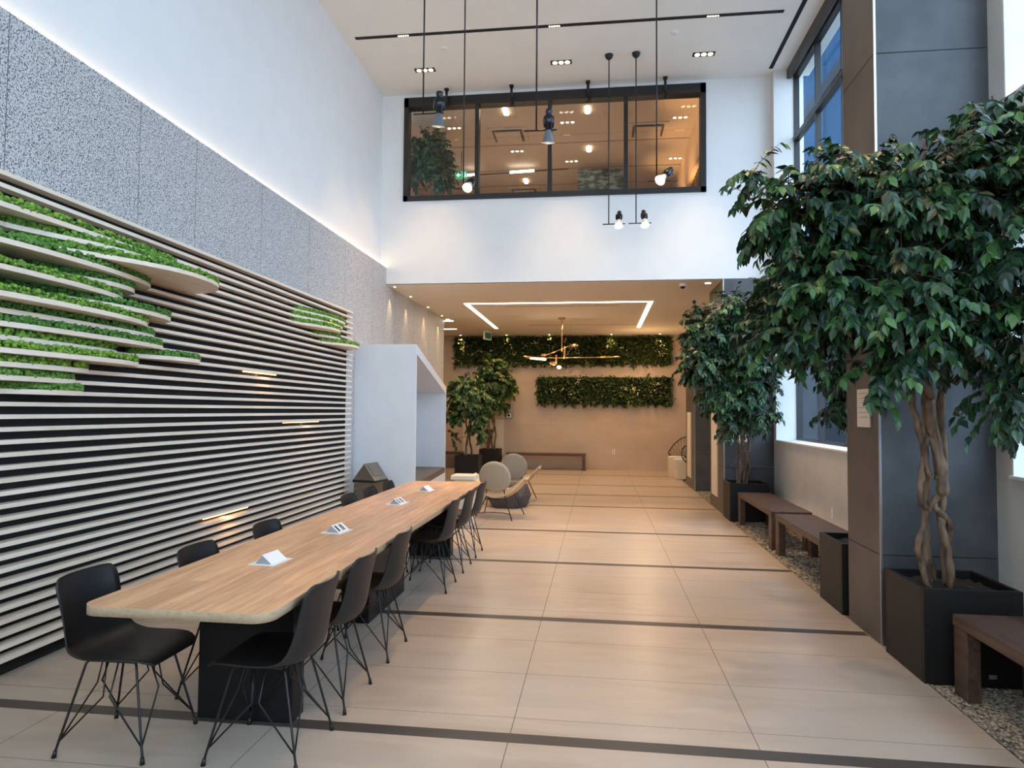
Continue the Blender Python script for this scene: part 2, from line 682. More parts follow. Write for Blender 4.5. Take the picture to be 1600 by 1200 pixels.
# ceilings
slot_y, slot_x = 9.24, 2.645
struct(MB().box(XL - 0.1, XR + 0.6, YR, YB + 0.05, ZC, ZC + 0.15).build('ceiling', 'ceiling_paint'))
struct(MB().box(-5.7, XR + 0.6, YB + 0.201, YE, ZS, ZS + 0.2).box(XL, XR + 0.6, YB, YB + 0.201, ZS - 0.001, ZS + 0.01)
       .build('ceiling_low', 'soffit_paint'))
mb = MB().box(-3.49, 2.44, slot_y - 0.032, slot_y + 0.032, ZC - 0.006, ZC)
t = thing('ceiling_slot', 'long thin black slot running across the high white ceiling', 'ceiling light', (0, 0, 0))
mb.build('slot_channel', 'black_panel', t)
for x in (-2.78, -0.62, 1.52):
    q = MB()
    for k in range(5):
        q.cyl((x + (k - 2) * 0.033, slot_y, ZC - 0.012), (x + (k - 2) * 0.033, slot_y, ZC - 0.005), 0.010, 10)
    q.build('light_cluster', 'lamp_glow', t)
tag(MB().box(slot_x - 0.03, slot_x + 0.03, -1.0, 10.79, ZC - 0.006, ZC).build('ceiling_slot', 'black_panel'),
    'black ceiling slot running front to back beside the window wall', 'ceiling vent')

# far wall, clad in large beige tiles
xs = [-5.6]
for x in (-4.9, -3.7, -2.5, -1.3, -0.1, 1.1):
    xs += [x - 0.0015, x + 0.0015]
xs.append(3.2)
zs = [0]
for z in (0.6, 1.2, 1.8, 2.4, 3.0, 3.6):
    zs += [z - 0.0015, z + 0.0015]
zs.append(ZS)
struct(grid('wall_back', xs, zs, lambda u, v: (u, YE, v),
            lambda u, v: 0, ['back_tile']))
mat('tile_joint', (0.40, 0.33, 0.26), 0.7, var=0.05)
jb = MB()
for x in (-4.9, -3.7, -2.5, -1.3, -0.1, 1.1):
    jb.box(x - 0.002, x + 0.002, YE - 0.002, YE, 0, ZS)
for z in (0.6, 1.2, 1.8, 2.4, 3.0):
    jb.box(-5.6, 3.2, YE - 0.002, YE, z - 0.002, z + 0.002)
struct(jb.build('trim_2', 'tile_joint'))

# right wall with window bays
YW0, YW1 = 5.67, 10.87
mb = MB()
T = 0.36
mb.box(XR, XR + T, YW1, 19.0, 0, ZC)                       # beyond the bay
mb.box(XR, XR + T, YW0, YW1, 0, 1.17)                      # under the bay window
mb.box(XR + 0.26, XR + T, YW0, YW1, 6.86, ZC)
mb.box(XR, XR + T, 4.87, YW0, 0, ZC)                       # behind the near pier
mb.box(XR, XR + T, YR, 4.87, 0, 1.18)
mb.box(XR, XR + T, YR, 4.87, 2.95, 3.68)
mb.box(XR, XR + T, YR, 4.87, 6.8, ZC)
mb.box(XR, XR + T, YR, YR + 0.4, 1.18, ZC)
struct(mb.build('wall_right', 'plaster'))
struct(MB().box(XR + 0.001, XR + T - 0.05, YW1 - 0.012, YW1 + 0.0, 1.19, ZC - 0.001)
       .box(XR + 0.001, XR + T - 0.05, 4.858, 4.87, 3.70, 6.78).box(XR + 0.001, XR + T - 0.05, 4.858, 4.87, 1.20, 2.93)
       .build('wall_right_reveals', 'white_paint'))


def bay(name, y0, y1, z0, z1, muls, trans, sill=True):
    w = struct(empty(name))
    x0, x1 = XR + T - 0.06, XR + T + 0.02
    mb = MB()
    mb.box(x0, x1, y0, y1, z1 - 0.07, z1).box(x0, x1, y0, y1, z0, z0 + 0.05)
    mb.box(x0, x1, y0, y0 + 0.05, z0, z1).box(x0, x1, y1 - 0.03, y1, z0, z1)
    for y in muls:
        mb.box(x0, x1, y - 0.016, y + 0.016, z0, z1)
    for z, h in trans:
        mb.box(x0 - 0.01, x1, y0, y1, z - h / 2, z + h / 2)
    mb.build('window_frame', 'frame_black', w)
    MB().box(x0 + 0.04, x0 + 0.046, y0, y1, z0, z1).build('window_pane', 'tint_glass', w)
    if sill:
        MB().box(XR - 0.025, x0, y0 + 0.002, y1 - 0.002, z0, z0 + 0.02).build('window_sill', 'white_paint', w)
    return w


bay('window_2', YW0, YW1, 1.17, 6.86, (9.82, 8.79, 7.75, 6.7), ((5.84, 0.07),))
bay('window_3', YR + 0.4, 4.87, 3.68, 6.8, (3.4, 1.9, 0.4, -1.1), ())
bay('window_4', YR + 0.4, 4.87, 1.18, 2.95, (3.4, 1.9, 0.4, -1.1), ())
# head trim of the bay
struct(MB().box(XR + 0.20, XR + 0.259, YW0, YW1 - 0.013, 6.80, ZC - 0.001).build('trim_3', 'frame_brown'))

# rear glazing of the hall (behind the viewer)
w = struct(empty('window_5'))
mb = MB()
for k in range(6):
    x = XL + k * (XR - XL) / 5
    mb.box(x - 0.04, x + 0.04, YR - 0.1, YR, 0, ZC)
for z in (2.2, 4.5, ZC - 0.05):
    mb.box(XL, XR, YR - 0.1, YR, z - 0.05, z + 0.05)
mb.build('window_frame', 'frame_black', w)
MB().box(XL, XR, YR - 0.05, YR - 0.044, 2.2, ZC).build('window_pane', 'clear_glass', w)
struct(MB().box(XL, XR, YR - 0.09, YR - 0.01, 0, 2.15).build('wall_front_daylight_block', 'plaster'))  # unseen solid part, added to keep low daylight off the floor


# piers
def pier(name, y0, y1, x1, ztop, joints):
    mb = MB()
    mb.box(XP + 0.012, x1, y0, y1, 0, ztop, 0)
    mb.box(XP, XP + 0.012, y0 + 0.006, y1, 0, ztop, 1)
    mb.box(XP - 0.001, XP + 0.014, y0 - 0.004, y0 + 0.006, 0, ztop, 2)
    for z in joints:
        mb.box(XP + 0.014, x1 - 0.002, y0 - 0.0015, y0, z - 0.003, z + 0.003, 3)
        mb.box(XP - 0.0012, XP, y0 + 0.006, y1, z - 0.003, z + 0.003, 3)
    return struct(mb.build(name, ['column_stone', 'column_side', 'metal_trim', 'black_panel']))


pier('wall_pier_near', 5.05, 5.665, XR, ZC, (0.62, 2.0, 3.2, 4.17, 5.8))
pier('wall_pier_middle', 11.0, 12.3, XR, ZS - 0.001, (0.75, 2.1))
pier('wall_pier_far', 14.25, 15.6, XR, ZS - 0.001, (0.75, 2.1))
struct(MB().box(XP + 0.1, XR, 10.96, 11.0, 0.76, 0.765).build('trim_4', 'metal_trim'))

# neighbouring building and ground outside
struct(MB().box(3.1, 40, -40, 80, -0.2, -0.1).box(-30, 3.3, -40, -3.2, -0.2, -0.1).build('floor_outside', 'pavement'))
t = thing('office_building', 'tall blue panelled building seen through the upper side windows', 'building', (0, 0, 0))
MB().box(9.2, 14, 14, 60, -0.1, 26).build('building_core', 'facade_blue', t)
mb = MB()
for k in range(12):
    y = 14.5 + k * 3.6
    mb.box(9.1, 9.2, y, y + 0.9, 0, 26)
mb.build('light_panels', 'facade_light', t)
mb = MB()
for k in range(9):
    mb.box(9.05, 9.2, 14, 60, 1.0 + k * 3.4, 1.5 + k * 3.4)
mb.box(9.0, 9.2, 14, 60, -0.1, 5.2)
mb.build('dark_bands', 'facade_dark', t)

# ------------------------------------------------------------------ room above, behind the internal window
ZU = 7.1
struct(MB().box(-4.6, 1.95, YB + 0.2, 19, ZU, ZU + 0.1).build('ceiling_upper_room', 'upper_ceiling'))
struct(MB().box(-4.7, 2.4, YB + 0.2, 19, ZS + 0.2, ZS + 0.5).build('floor_upper_room', 'upper_wall'))
struct(MB().box(-4.7, -4.6, YB + 0.2, 19, 4.2, ZU).box(-4.6, 1.95, 18.9, 19, 4.2, ZU).build('wall_upper_room', 'upper_wall'))
struct(MB().box(1.80, 1.95, YB + 0.2, 19, 6.27, ZU).build('wall_upper_bulkhead', 'upper_wall'))
struct(MB().box(2.15, 2.25, YB + 0.2, 19, 4.2, ZU).build('wall_upper_right', 'upper_wall'))
mb = MB()
for k in range(36):
    mb.box(1.88, 1.94, 11.6 + k * 0.2, 11.72 + k * 0.2, 4.2, 6.27)
tag(mb.build('wood_screen', 'walnut'), 'dark slatted screen beside the glowing bulkhead in the upstairs room', 'screen')
tag(MB().box(2.11, 2.149, 12.2, 13.6, 5.72, 5.76).build('strip_light', 'led_white'),
    'short white strip light behind the dark screen upstairs', 'light')
mb = MB()
for y in (13.77, 15.25, 16.3):
    mb.box(-4.6, 1.8, y - 0.012, y + 0.012, ZU - 0.003, ZU)
struct(mb.build('trim_5', 'column_side'))
for (x, y, d) in ((-1.79, 13.25, 'nearer the middle of the window, with a brown rim'), (0.94, 13.3, 'near the right end of the window'),
                  (-1.85, 16.8, 'farthest back, low in the window')):
    v = thing('ceiling_vent', 'square ceiling vent upstairs ' + d, 'vent', (x, y, ZU), 0, 'vents in the upstairs ceiling')
    mb = MB()
    mb.box(-0.38, 0.38, -0.38, -0.30, -0.02, 0).box(-0.38, 0.38, 0.30, 0.38, -0.02, 0)
    mb.box(-0.38, -0.30, -0.3, 0.3, -0.02, 0).box(0.30, 0.38, -0.3, 0.3, -0.02, 0)
    mb.build('vent_frame', 'upper_ceiling', v)
    mb = MB().box(-0.25, 0.25, -0.25, 0.25, -0.05, -0.03)
    mb.build('vent_plate', 'upper_ceiling', v)
    MB().box(-0.30, 0.30, -0.30, 0.30, -0.008, -0.001).build('vent_gap', 'column_side', v)


def triple(x, y, z, label, plate='black_metal', r=0.032, energy=0, rz=0.0, mat_='lamp_glow', cat='ceiling light', group=None, gap=0.1):
    t = thing('recessed_downlight', label, cat, (x, y, z), rz, group)
    L_ = gap * 1.5 + 0.02
    mb = MB().box(-L_, L_, -0.06, 0.06, -0.006, 0.0)
    mb.build('trim_plate', plate, t)
    for k in (-1, 0, 1):
        a = k * gap
        MB().cyl((a, 0, -0.012), (a, 0, -0.005), r, 14).build('lens', mat_, t)
    return t


up = [(-1.72, 14.1, 'bright, in the second pane upstairs'), (-0.6, 12.77, 'high in the third pane upstairs'),
      (-2.8, 12.8, 'beside the top of the upstairs tree'), (-0.6, 14.8, 'low in the third pane above the marble slab'),
      (1.64, 14.86, 'in the fourth pane near the bird pendant'), (1.50, 12.78, 'high in the fourth pane')]
for x, y, d in up:
    triple(x, y, ZU, 'row of three small downlights ' + d, 'upper_ceiling', r=0.026, group='downlights in the upstairs ceiling')
for x, y, d in ((-1.7, 12.15, 'at the top of the second pane'), (-0.21, 12.24, 'at the top of the third pane'),
                (-0.21, 14.1, 'in the middle of the third pane'), (-1.73, 15.95, 'small and low in the second pane')):
    t = thing('spotlight_cluster', 'bright cluster of stacked round spotlights upstairs ' + d, 'ceiling light', (x, y, ZU), 0,
              'spotlight clusters upstairs')
    MB().box(-0.05, 0.05, -0.17, 0.17, -0.004, 0).build('trim_plate', 'upper_ceiling', t)
    for k in (-1, 0, 1):
        MB().cyl((0, k * 0.1, -0.03), (0, k * 0.1, -0.003), 0.048, 14).build('lens', 'lamp_glow', t)
t = thing('linear_pendant', 'thin dark rod pendant with two glowing tubes upstairs', 'pendant light', (0, 0, 0))
MB().cyl((-3.35, 15.0, 6.92), (-0.68, 15.0, 7.0), 0.012, 8).build('rod', 'black_metal', t)
MB().cyl((-1.99, 14.98, 6.965), (-1.44, 14.98, 6.982), 0.028, 10).build('tube', 'led_white', t)
MB().cyl((-3.0, 14.98, 6.935), (-2.72, 14.98, 6.943), 0.028, 10).build('tube', 'led_white', t)
tag(MB().box(-0.47, 0.62, 15.0, 15.12, 4.2, 6.98).build('stone_slab', 'marble_dark'),
    'dark green veined marble slab standing in the upstairs room', 'wall panel')
t = thing('exit_sign', 'small green running man exit sign hanging upstairs by the tree', 'sign', (-2.9, 14.0, 6.59))
MB().box(-0.125, 0.125, -0.015, 0.015, -0.085, 0.085).build('sign_face', 'exit_lit', t)
mb = MB()
mb.prism([(-0.10, 0.0), (-0.055, 0.045), (-0.04, 0.03), (-0.062, 0.008), (0.0, 0.008), (0.0, -0.008), (-0.062, -0.008), (-0.04, -0.03), (-0.055, -0.045)],
         'y', -0.018, -0.0152)
mb.box(0.03, 0.062, -0.018, -0.0152, -0.06, 0.06)
mb.build('arrow', 'exit_white', t)
mb = MB().ball((0.088, -0.018, 0.045), (0.012, 0.003, 0.012))
mb.tube([(0.088, -0.018, 0.03), (0.085, -0.018, -0.005), (0.072, -0.018, -0.05)], 0.008, 6)
mb.tube([(0.085, -0.018, -0.005), (0.10, -0.018, -0.025), (0.112, -0.018, -0.05)], 0.006, 6)
mb.tube([(0.088, -0.018, 0.025), (0.108, -0.018, 0.01)], 0.005, 6)
mb.build('running_figure', 'exit_white', t)
MB().cyl((0, 0, 0.085), (0, 0, ZU - 6.59), 0.008, 6).build('stem', 'black_metal', t)
lamp('AREA', (-0.9, 14.0, 5.0), 55, (1.0, 0.66, 0.40), size=4.5, size_y=4.5, target=(-0.9, 14.0, 7.1), name='upper_floor_lamp_light')
for y in (12.0, 13.5, 15.0):
    lamp('SPOT', (1.2, y, 5.2), 160, (1.0, 0.55, 0.22), size=0.1, spot=1.1, blend=1.0, target=(1.80, y, 6.85), name='bulkhead_lamp_light')

# ------------------------------------------------------------------ slatted wall with moss shelves
SLX, SLB = -3.455, -3.555
PITCH, SH = 0.0752, 0.026
ZT = 2.985
NS = 39
Y0S, Y1S = -1.2, 9.24
sw = thing('slatted_wall', 'tall horizontal wood slat feature wall with moss shelves', 'wall feature', (0, 0, 0))
MB().box(SLB, SLB + 0.02, Y0S, 9.22, 0.0, ZT - 0.012).build('backing_panel', 'black_panel', sw)
mb = MB()
rnd = random.Random(3)
for k in range(NS):
    z = ZT - k * PITCH
    mb.box(SLB + 0.012, SLX, Y0S, Y1S, z - SH, z)
mb.build('slats', 'slat_wood', sw)


def ico(sub=1):
    t_ = (1 + 5 ** 0.5) / 2
    v = [(-1, t_, 0), (1, t_, 0), (-1, -t_, 0), (1, -t_, 0), (0, -1, t_), (0, 1, t_), (0, -1, -t_), (0, 1, -t_),
         (t_, 0, -1), (t_, 0, 1), (-t_, 0, -1), (-t_, 0, 1)]
    v = [Vector(a).normalized() for a in v]
    f = [(0, 11, 5), (0, 5, 1), (0, 1, 7), (0, 7, 10), (0, 10, 11), (1, 5, 9), (5, 11, 4), (11, 10, 2), (10, 7, 6), (7, 1, 8),
         (3, 9, 4), (3, 4, 2), (3, 2, 6), (3, 6, 8), (3, 8, 9), (4, 9, 5), (2, 4, 11), (6, 2, 10), (8, 6, 7), (9, 8, 1)]
    for _ in range(sub):
        mid, nf = {}, []

        def m_(a, b):
            key = (min(a, b), max(a, b))
            if key not in mid:
                v.append(((v[a] + v[b]) / 2).normalized())
                mid[key] = len(v) - 1
            return mid[key]
        for a, b, c in f:
            ab, bc, ca = m_(a, b), m_(b, c), m_(c, a)
            nf += [(a, ab, ca), (b, bc, ab), (c, ca, bc), (ab, bc, ca)]
        f = nf
    return [tuple(x) for x in v], f


ICO0, ICO1 = ico(0), ico(1)


def rot_rand(rs, n):
    q = rs.normal(size=(n, 4))
    q /= np.linalg.norm(q, axis=1)[:, None]
    w_, x, y, z = q.T
    R = np.empty((n, 3, 3))
    R[:, 0, 0] = 1 - 2 * (y * y + z * z); R[:, 0, 1] = 2 * (x * y - z * w_); R[:, 0, 2] = 2 * (x * z + y * w_)
    R[:, 1, 0] = 2 * (x * y + z * w_); R[:, 1, 1] = 1 - 2 * (x * x + z * z); R[:, 1, 2] = 2 * (y * z - x * w_)
    R[:, 2, 0] = 2 * (x * z - y * w_); R[:, 2, 1] = 2 * (y * z + x * w_); R[:, 2, 2] = 1 - 2 * (x * x + y * y)
    return R


def moss_shelf(k, y0, y1, depth, peak=0.6, tone=0.5, blunt=0.5, seed=0):
    """Shelf k slats below the top, from y0 to y1, standing out from the slats by depth."""
    rs = np.random.RandomState(100 + seed)
    zt = ZT - k * PITCH
    N = 40

    def out(t):
        # asymmetric lens: slow rise to the peak, rounder fall at the far end
        if t < peak:
            s_ = t / peak
            return depth * (math.sin(s_ * PI / 2) ** 1.3)
        s_ = (t - peak) / (1 - peak)
        return depth * max(0.0, 1 - s_ ** 2.4) ** blunt
    pts = []
    for i in range(N + 1):
        t = i / N
        pts.append((SLX + 0.004 + out(t), y0 + (y1 - y0) * t))
    back = SLB + 0.02
    outline = [(back, y0)] + pts + [(back, y1)]
    sh = MB().prism(outline, 'z', zt - SH - 0.002, zt + 0.002).build('moss_shelf', 'slat_wood', sw)
    # moss
    area = (y1 - y0) * (0.10 + depth * 0.6)
    n = int(3600 * area) + 250
    t = rs.uniform(0.0, 1.0, n)
    # more along the front lip, which is what is seen
    e = rs.beta(1.6, 1.0, n)
    X, Y = [], []
    for a, b in zip(t, e):
        a2 = 0.01 + a * 0.97
        xo = SLX + 0.004 + out(a2) - 0.006
        X.append(back + 0.01 + (xo - back - 0.01) * b)
        Y.append(y0 + (y1 - y0) * a2)
    X, Y = np.array(X), np.array(Y)
    r = rs.uniform(0.008, 0.0165, n)
    Z = zt + 0.004 + rs.uniform(0.0, 1.0, n) * (PITCH - SH - 0.008)
    Z = np.minimum(Z, zt + PITCH - SH - r * 0.5)
    R = rot_rand(rs, n) * r[:, None, None]
    g1, g2, g3 = np.array((0.10, 0.24, 0.045)), np.array((0.27, 0.43, 0.06)), np.array((0.05, 0.17, 0.06))
    u = rs.beta(2, 2, n)[:, None]
    base = g3 * (1 - tone) + g2 * tone
    col = g1 * (1 - u) * 0.7 + base * u * 1.3
    scatter_mesh('moss', ICO1[0], ICO1[1], R, np.stack([X, Y, Z], 1), col, 'moss_mat', sh, smooth=True)
    return sh


# (row, near end, far end, how far it stands out, peak, tone)
def row(z):
    return int(round((ZT - z) / PITCH))


shelves = [
    (3, 1.6, 5.16, 0.14, 0.75, 0.75), (4, 3.55, 4.95, 0.24, 0.6, 0.6), (5, 3.62, 5.42, 0.46, 0.62, 0.65),
    (6, 2.2, 4.80, 0.22, 0.6, 0.35), (7, 3.75, 4.60, 0.16, 0.6, 0.3), (8, 2.0, 4.50, 0.22, 0.6, 0.7),
    (9, 3.55, 5.03, 0.20, 0.6, 0.25), (10, 2.0, 4.76, 0.26, 0.62, 0.8), (11, 2.0, 4.90, 0.14, 0.7, 0.2),
    (12, 2.0, 4.99, 0.17, 0.72, 0.3), (13, 2.2, 4.50, 0.12, 0.6, 0.8), (13, 4.66, 5.45, 0.15, 0.6, 0.4),
    (14, 2.2, 4.68, 0.19, 0.75, 0.95), (15, 2.2, 4.22, 0.12, 0.7, 0.9), (16, 2.2, 4.12, 0.10, 0.6, 0.5), (17, 3.55, 4.17, 0.08, 0.6, 0.5),
    (3, 7.45, 8.85, 0.12, 0.6, 0.7), (4, 7.35, 8.72, 0.14, 0.6, 0.75), (5, 7.38, 8.52, 0.20, 0.6, 0.8), (6, 7.95, 8.68, 0.10, 0.6, 0.6),
    (7, 8.15, 9.18, 0.22, 0.55, 0.9),
]
for i, (k, a, b, d, pk, tn) in enumerate(shelves):
    moss_shelf(k, a, b, d, pk, tn, seed=i)
for i, (y0, y1, z) in enumerate(((6.2, 7.2, 2.01), (7.15, 8.45, 1.475), (5.55, 6.62, 0.69), (7.4, 8.8, 2.79))):
    k = row(z)
    zt = ZT - k * PITCH - SH
    xs_ = (-3.50, -3.535, -3.485, -3.535)[i]
    MB().cyl((xs_, y0 + 0.15, zt - 0.010), (xs_, y1 - 0.15, zt - 0.010), (0.006, 0.004, 0.008, 0.004)[i], 8).build('slat_light', 'led_amber', sw)
    lamp('AREA', (-3.515, (y0 + y1) / 2, zt - 0.012), (2.2, 1.4, 2.6, 1.0)[i], (1.0, 0.55, 0.22), parent=sw, size=0.03, size_y=(y1 - y0) * 0.7,
         target=(-3.50, (y0 + y1) / 2, zt - 1), name='slat_glow_light')

# ------------------------------------------------------------------ booth
BY0, BY1 = 9.62, 12.62
bt = thing('seating_booth', 'white walk in booth with sloping roof against the granite wall', 'booth', (0, 0, 0))
xn, xf = -2.63, -2.86


def bx_(y):
    return xn + (xf - xn) * (y - BY0) / (BY1 - BY0)


def bz_(y):
    return 2.56 + (2.04 - 2.56) * (y - BY0) / (BY1 - BY0)


mb = MB()
tw = 0.055


def quadbox(mb, y0, y1, x0f, x1f, z0f, z1f, mi=0):
    v = []
    for y in (y0, y1):
        v += [(x0f(y), y, z0f(y)), (x1f(y), y, z0f(y)), (x1f(y), y, z1f(y)), (x0f(y), y, z1f(y))]
    mb.add(v, [(0, 3, 2, 1), (4, 5, 6, 7), (0, 1, 5, 4), (3, 7, 6, 2), (0, 4, 7, 3), (1, 2, 6, 5)], mi)


xb = lambda y: XG + 0.002
quadbox(mb, BY0, BY0 + tw, xb, bx_, lambda y: 0, bz_)
quadbox(mb, BY1 - tw, BY1, xb, bx_, lambda y: 0, bz_)
quadbox(mb, BY0 + tw, BY1 - tw, xb, lambda y: XG + 0.03, lambda y: 0, lambda y: bz_(y) - 0.001)
quadbox(mb, BY0 + tw, BY1 - tw, lambda y: XG + 0.03, bx_, lambda y: bz_(y) - 0.13, bz_)
mb.build('shell', 'booth_white', bt)
mb = MB()
quadbox(mb, BY0 + tw, BY1 - tw, lambda y: XG + 0.03, lambda y: bx_(y) - 0.001, lambda y: 0, lambda y: 0.44)
mb.build('bench_base', 'booth_white', bt)
mb = MB()
quadbox(mb, BY0 + tw, BY1 - tw, lambda y: XG + 0.03, lambda y: bx_(y) + 0.0, lambda y: 0.44, lambda y: 0.535)
mb.build('bench_top', 'bench_seat_wood', bt)

# ------------------------------------------------------------------ waste bin
wbn = thing('waste_bin', 'stainless steel waste bin with gabled swing lid beside the white booth', 'bin', (-3.14, 9.18, 0), math.radians(-12))
s_ = 0.165
MB().box(-s_, s_, -s_, s_, 0, 0.62).build('bin_body', 'steel', wbn, bevel=0.006)
MB().box(-s_ - 0.014, s_ + 0.014, -s_ - 0.014, s_ + 0.014, 0.605, 0.635).build('lid_rim', 'black_metal', wbn, bevel=0.004)
lid = MB().prism([(-s_ - 0.01, 0.635), (s_ + 0.01, 0.635), (0, 0.865)], 'y', -s_ - 0.01, s_ + 0.01).build('bin_lid', 'steel', wbn, bevel=0.004)
fl_ = MB()
d_ = Vector((s_ + 0.01, 0, 0.635)) - Vector((0, 0, 0.865))
n_ = Vector((-d_.z, 0, d_.x)).normalized() * -1
if n_.x < 0:
    n_ = -n_
a_ = Vector((0, 0, 0.865))
c4 = []
for u_, v_ in ((0.12, -0.12), (0.75, -0.12), (0.75, 0.12), (0.12, 0.12)):
    c4.append(a_ + d_ * u_ + Vector((0, v_, 0)))
fl_.add([p + n_ * 0.001 for p in c4] + [p + n_ * 0.006 for p in c4],
        [(3, 2, 1, 0), (4, 5, 6, 7), (0, 1, 5, 4), (1, 2, 6, 5), (2, 3, 7, 6), (3, 0, 4, 7)])
fl_.build('swing_flap', 'steel', lid, bevel=0.002)

# ------------------------------------------------------------------ long table
TX0, TX1, TY0, TY1, TZ = -2.22, -1.352, 2.70, 8.03, 0.75
tb = thing('long_table', 'long oak communal table standing beside the slatted wall', 'table', ((TX0 + TX1) / 2, (TY0 + TY1) / 2, 0))
hx, hy = (TX1 - TX0) / 2, (TY1 - TY0) / 2
pts = []
r_ = 0.085
for cx_, cy_, a0 in ((hx - r_, hy - r_, 0), (-hx + r_, hy - r_, 90), (-hx + r_, -hy + r_, 180), (hx - r_, -hy + r_, 270)):
    for k in range(7):
        a = math.radians(a0 + k * 15)
        pts.append((cx_ + r_ * math.cos(a), cy_ + r_ * math.sin(a)))
mb = MB()
n = len(pts)
mb.add([(p[0], p[1], TZ - 0.042) for p in pts] + [(p[0], p[1], TZ - 0.001) for p in pts],
       [(i, (i + 1) % n, n + (i + 1) % n, n + i) for i in range(n)], 1, True)
mb.f += [tuple(range(n))[::-1]]
mb.m += [1]
mb.sm += [False]
mb.add([(p[0], p[1], TZ - 0.001) for p in pts], [tuple(range(n))], 0)
mb.build('tabletop', ['table_oak', 'edge_oak'], tb)
cxm, cym = (TX0 + TX1) / 2, (TY0 + TY1) / 2


def ped(x0, x1, y0, y1):
    m_ = MB().box(x0 - cxm, x1 - cxm, y0 - cym, y1 - cym, 0.0, TZ - 0.042)
    return m_.build('pedestal', 'black_laminate', tb, bevel=0.004)


ped(-2.06, -1.545, 3.36, 3.50)
p2 = ped(-1.92, -1.70, 4.98, 5.92)
ped(-2.06, -1.60, 7.34, 7.50)
MB().box(-1.90 - cxm, -1.72 - cxm, 3.50 - cym, 7.34 - cym, TZ - 0.10, TZ - 0.043).build('rail', 'black_laminate', tb)

boxes = [(3.63, False, 'white pop up socket block nearest the front end of the table'),
         (4.60, True, 'second socket block from the table front, with dark outlets'),
         (6.05, True, 'third socket block along the table, with dark outlets'),
         (7.08, False, 'farthest white socket block near the far end of the table')]
for y, dark, lab in boxes:
    s = thing('socket_block', lab, 'power socket', (-1.81, y, TZ), math.radians(-6), 'pop up sockets along the table')
    MB().box(-0.075, 0.075, -0.10, 0.10, -0.0005, 0.003).build('cover_plate', 'socket_white', s)
    mb = MB().prism([(-0.05, 0.003), (0.055, 0.003), (-0.005, 0.052)], 'y', -0.075, 0.075)
    bl = mb.build('socket_wedge', 'socket_white', s)
    MB().prism([(-0.046, 0.004), (0.051, 0.004), (-0.005, 0.049)], 'y', -0.0765, -0.075).build('end_cap', 'socket_grey', s)
    if dark:
        mb = MB()
        dx, dz = 0.06, -0.049
        for yy, hh in ((-0.045, 0.011), (0.010, 0.007), (0.032, 0.007)):
            mb = MB()
            nx, nz = 0.049, 0.06
            q = []
            for t_, yq in ((0.15, yy - hh), (0.85, yy - hh), (0.85, yy + hh), (0.15, yy + hh)):
                q.append((-0.005 + dx * t_ + nx * 0.015, yq, 0.052 + dz * t_ + nz * 0.015))
            mb.add(q, [(0, 1, 2, 3)])
            mb.build('outlet', 'black_panel', bl)


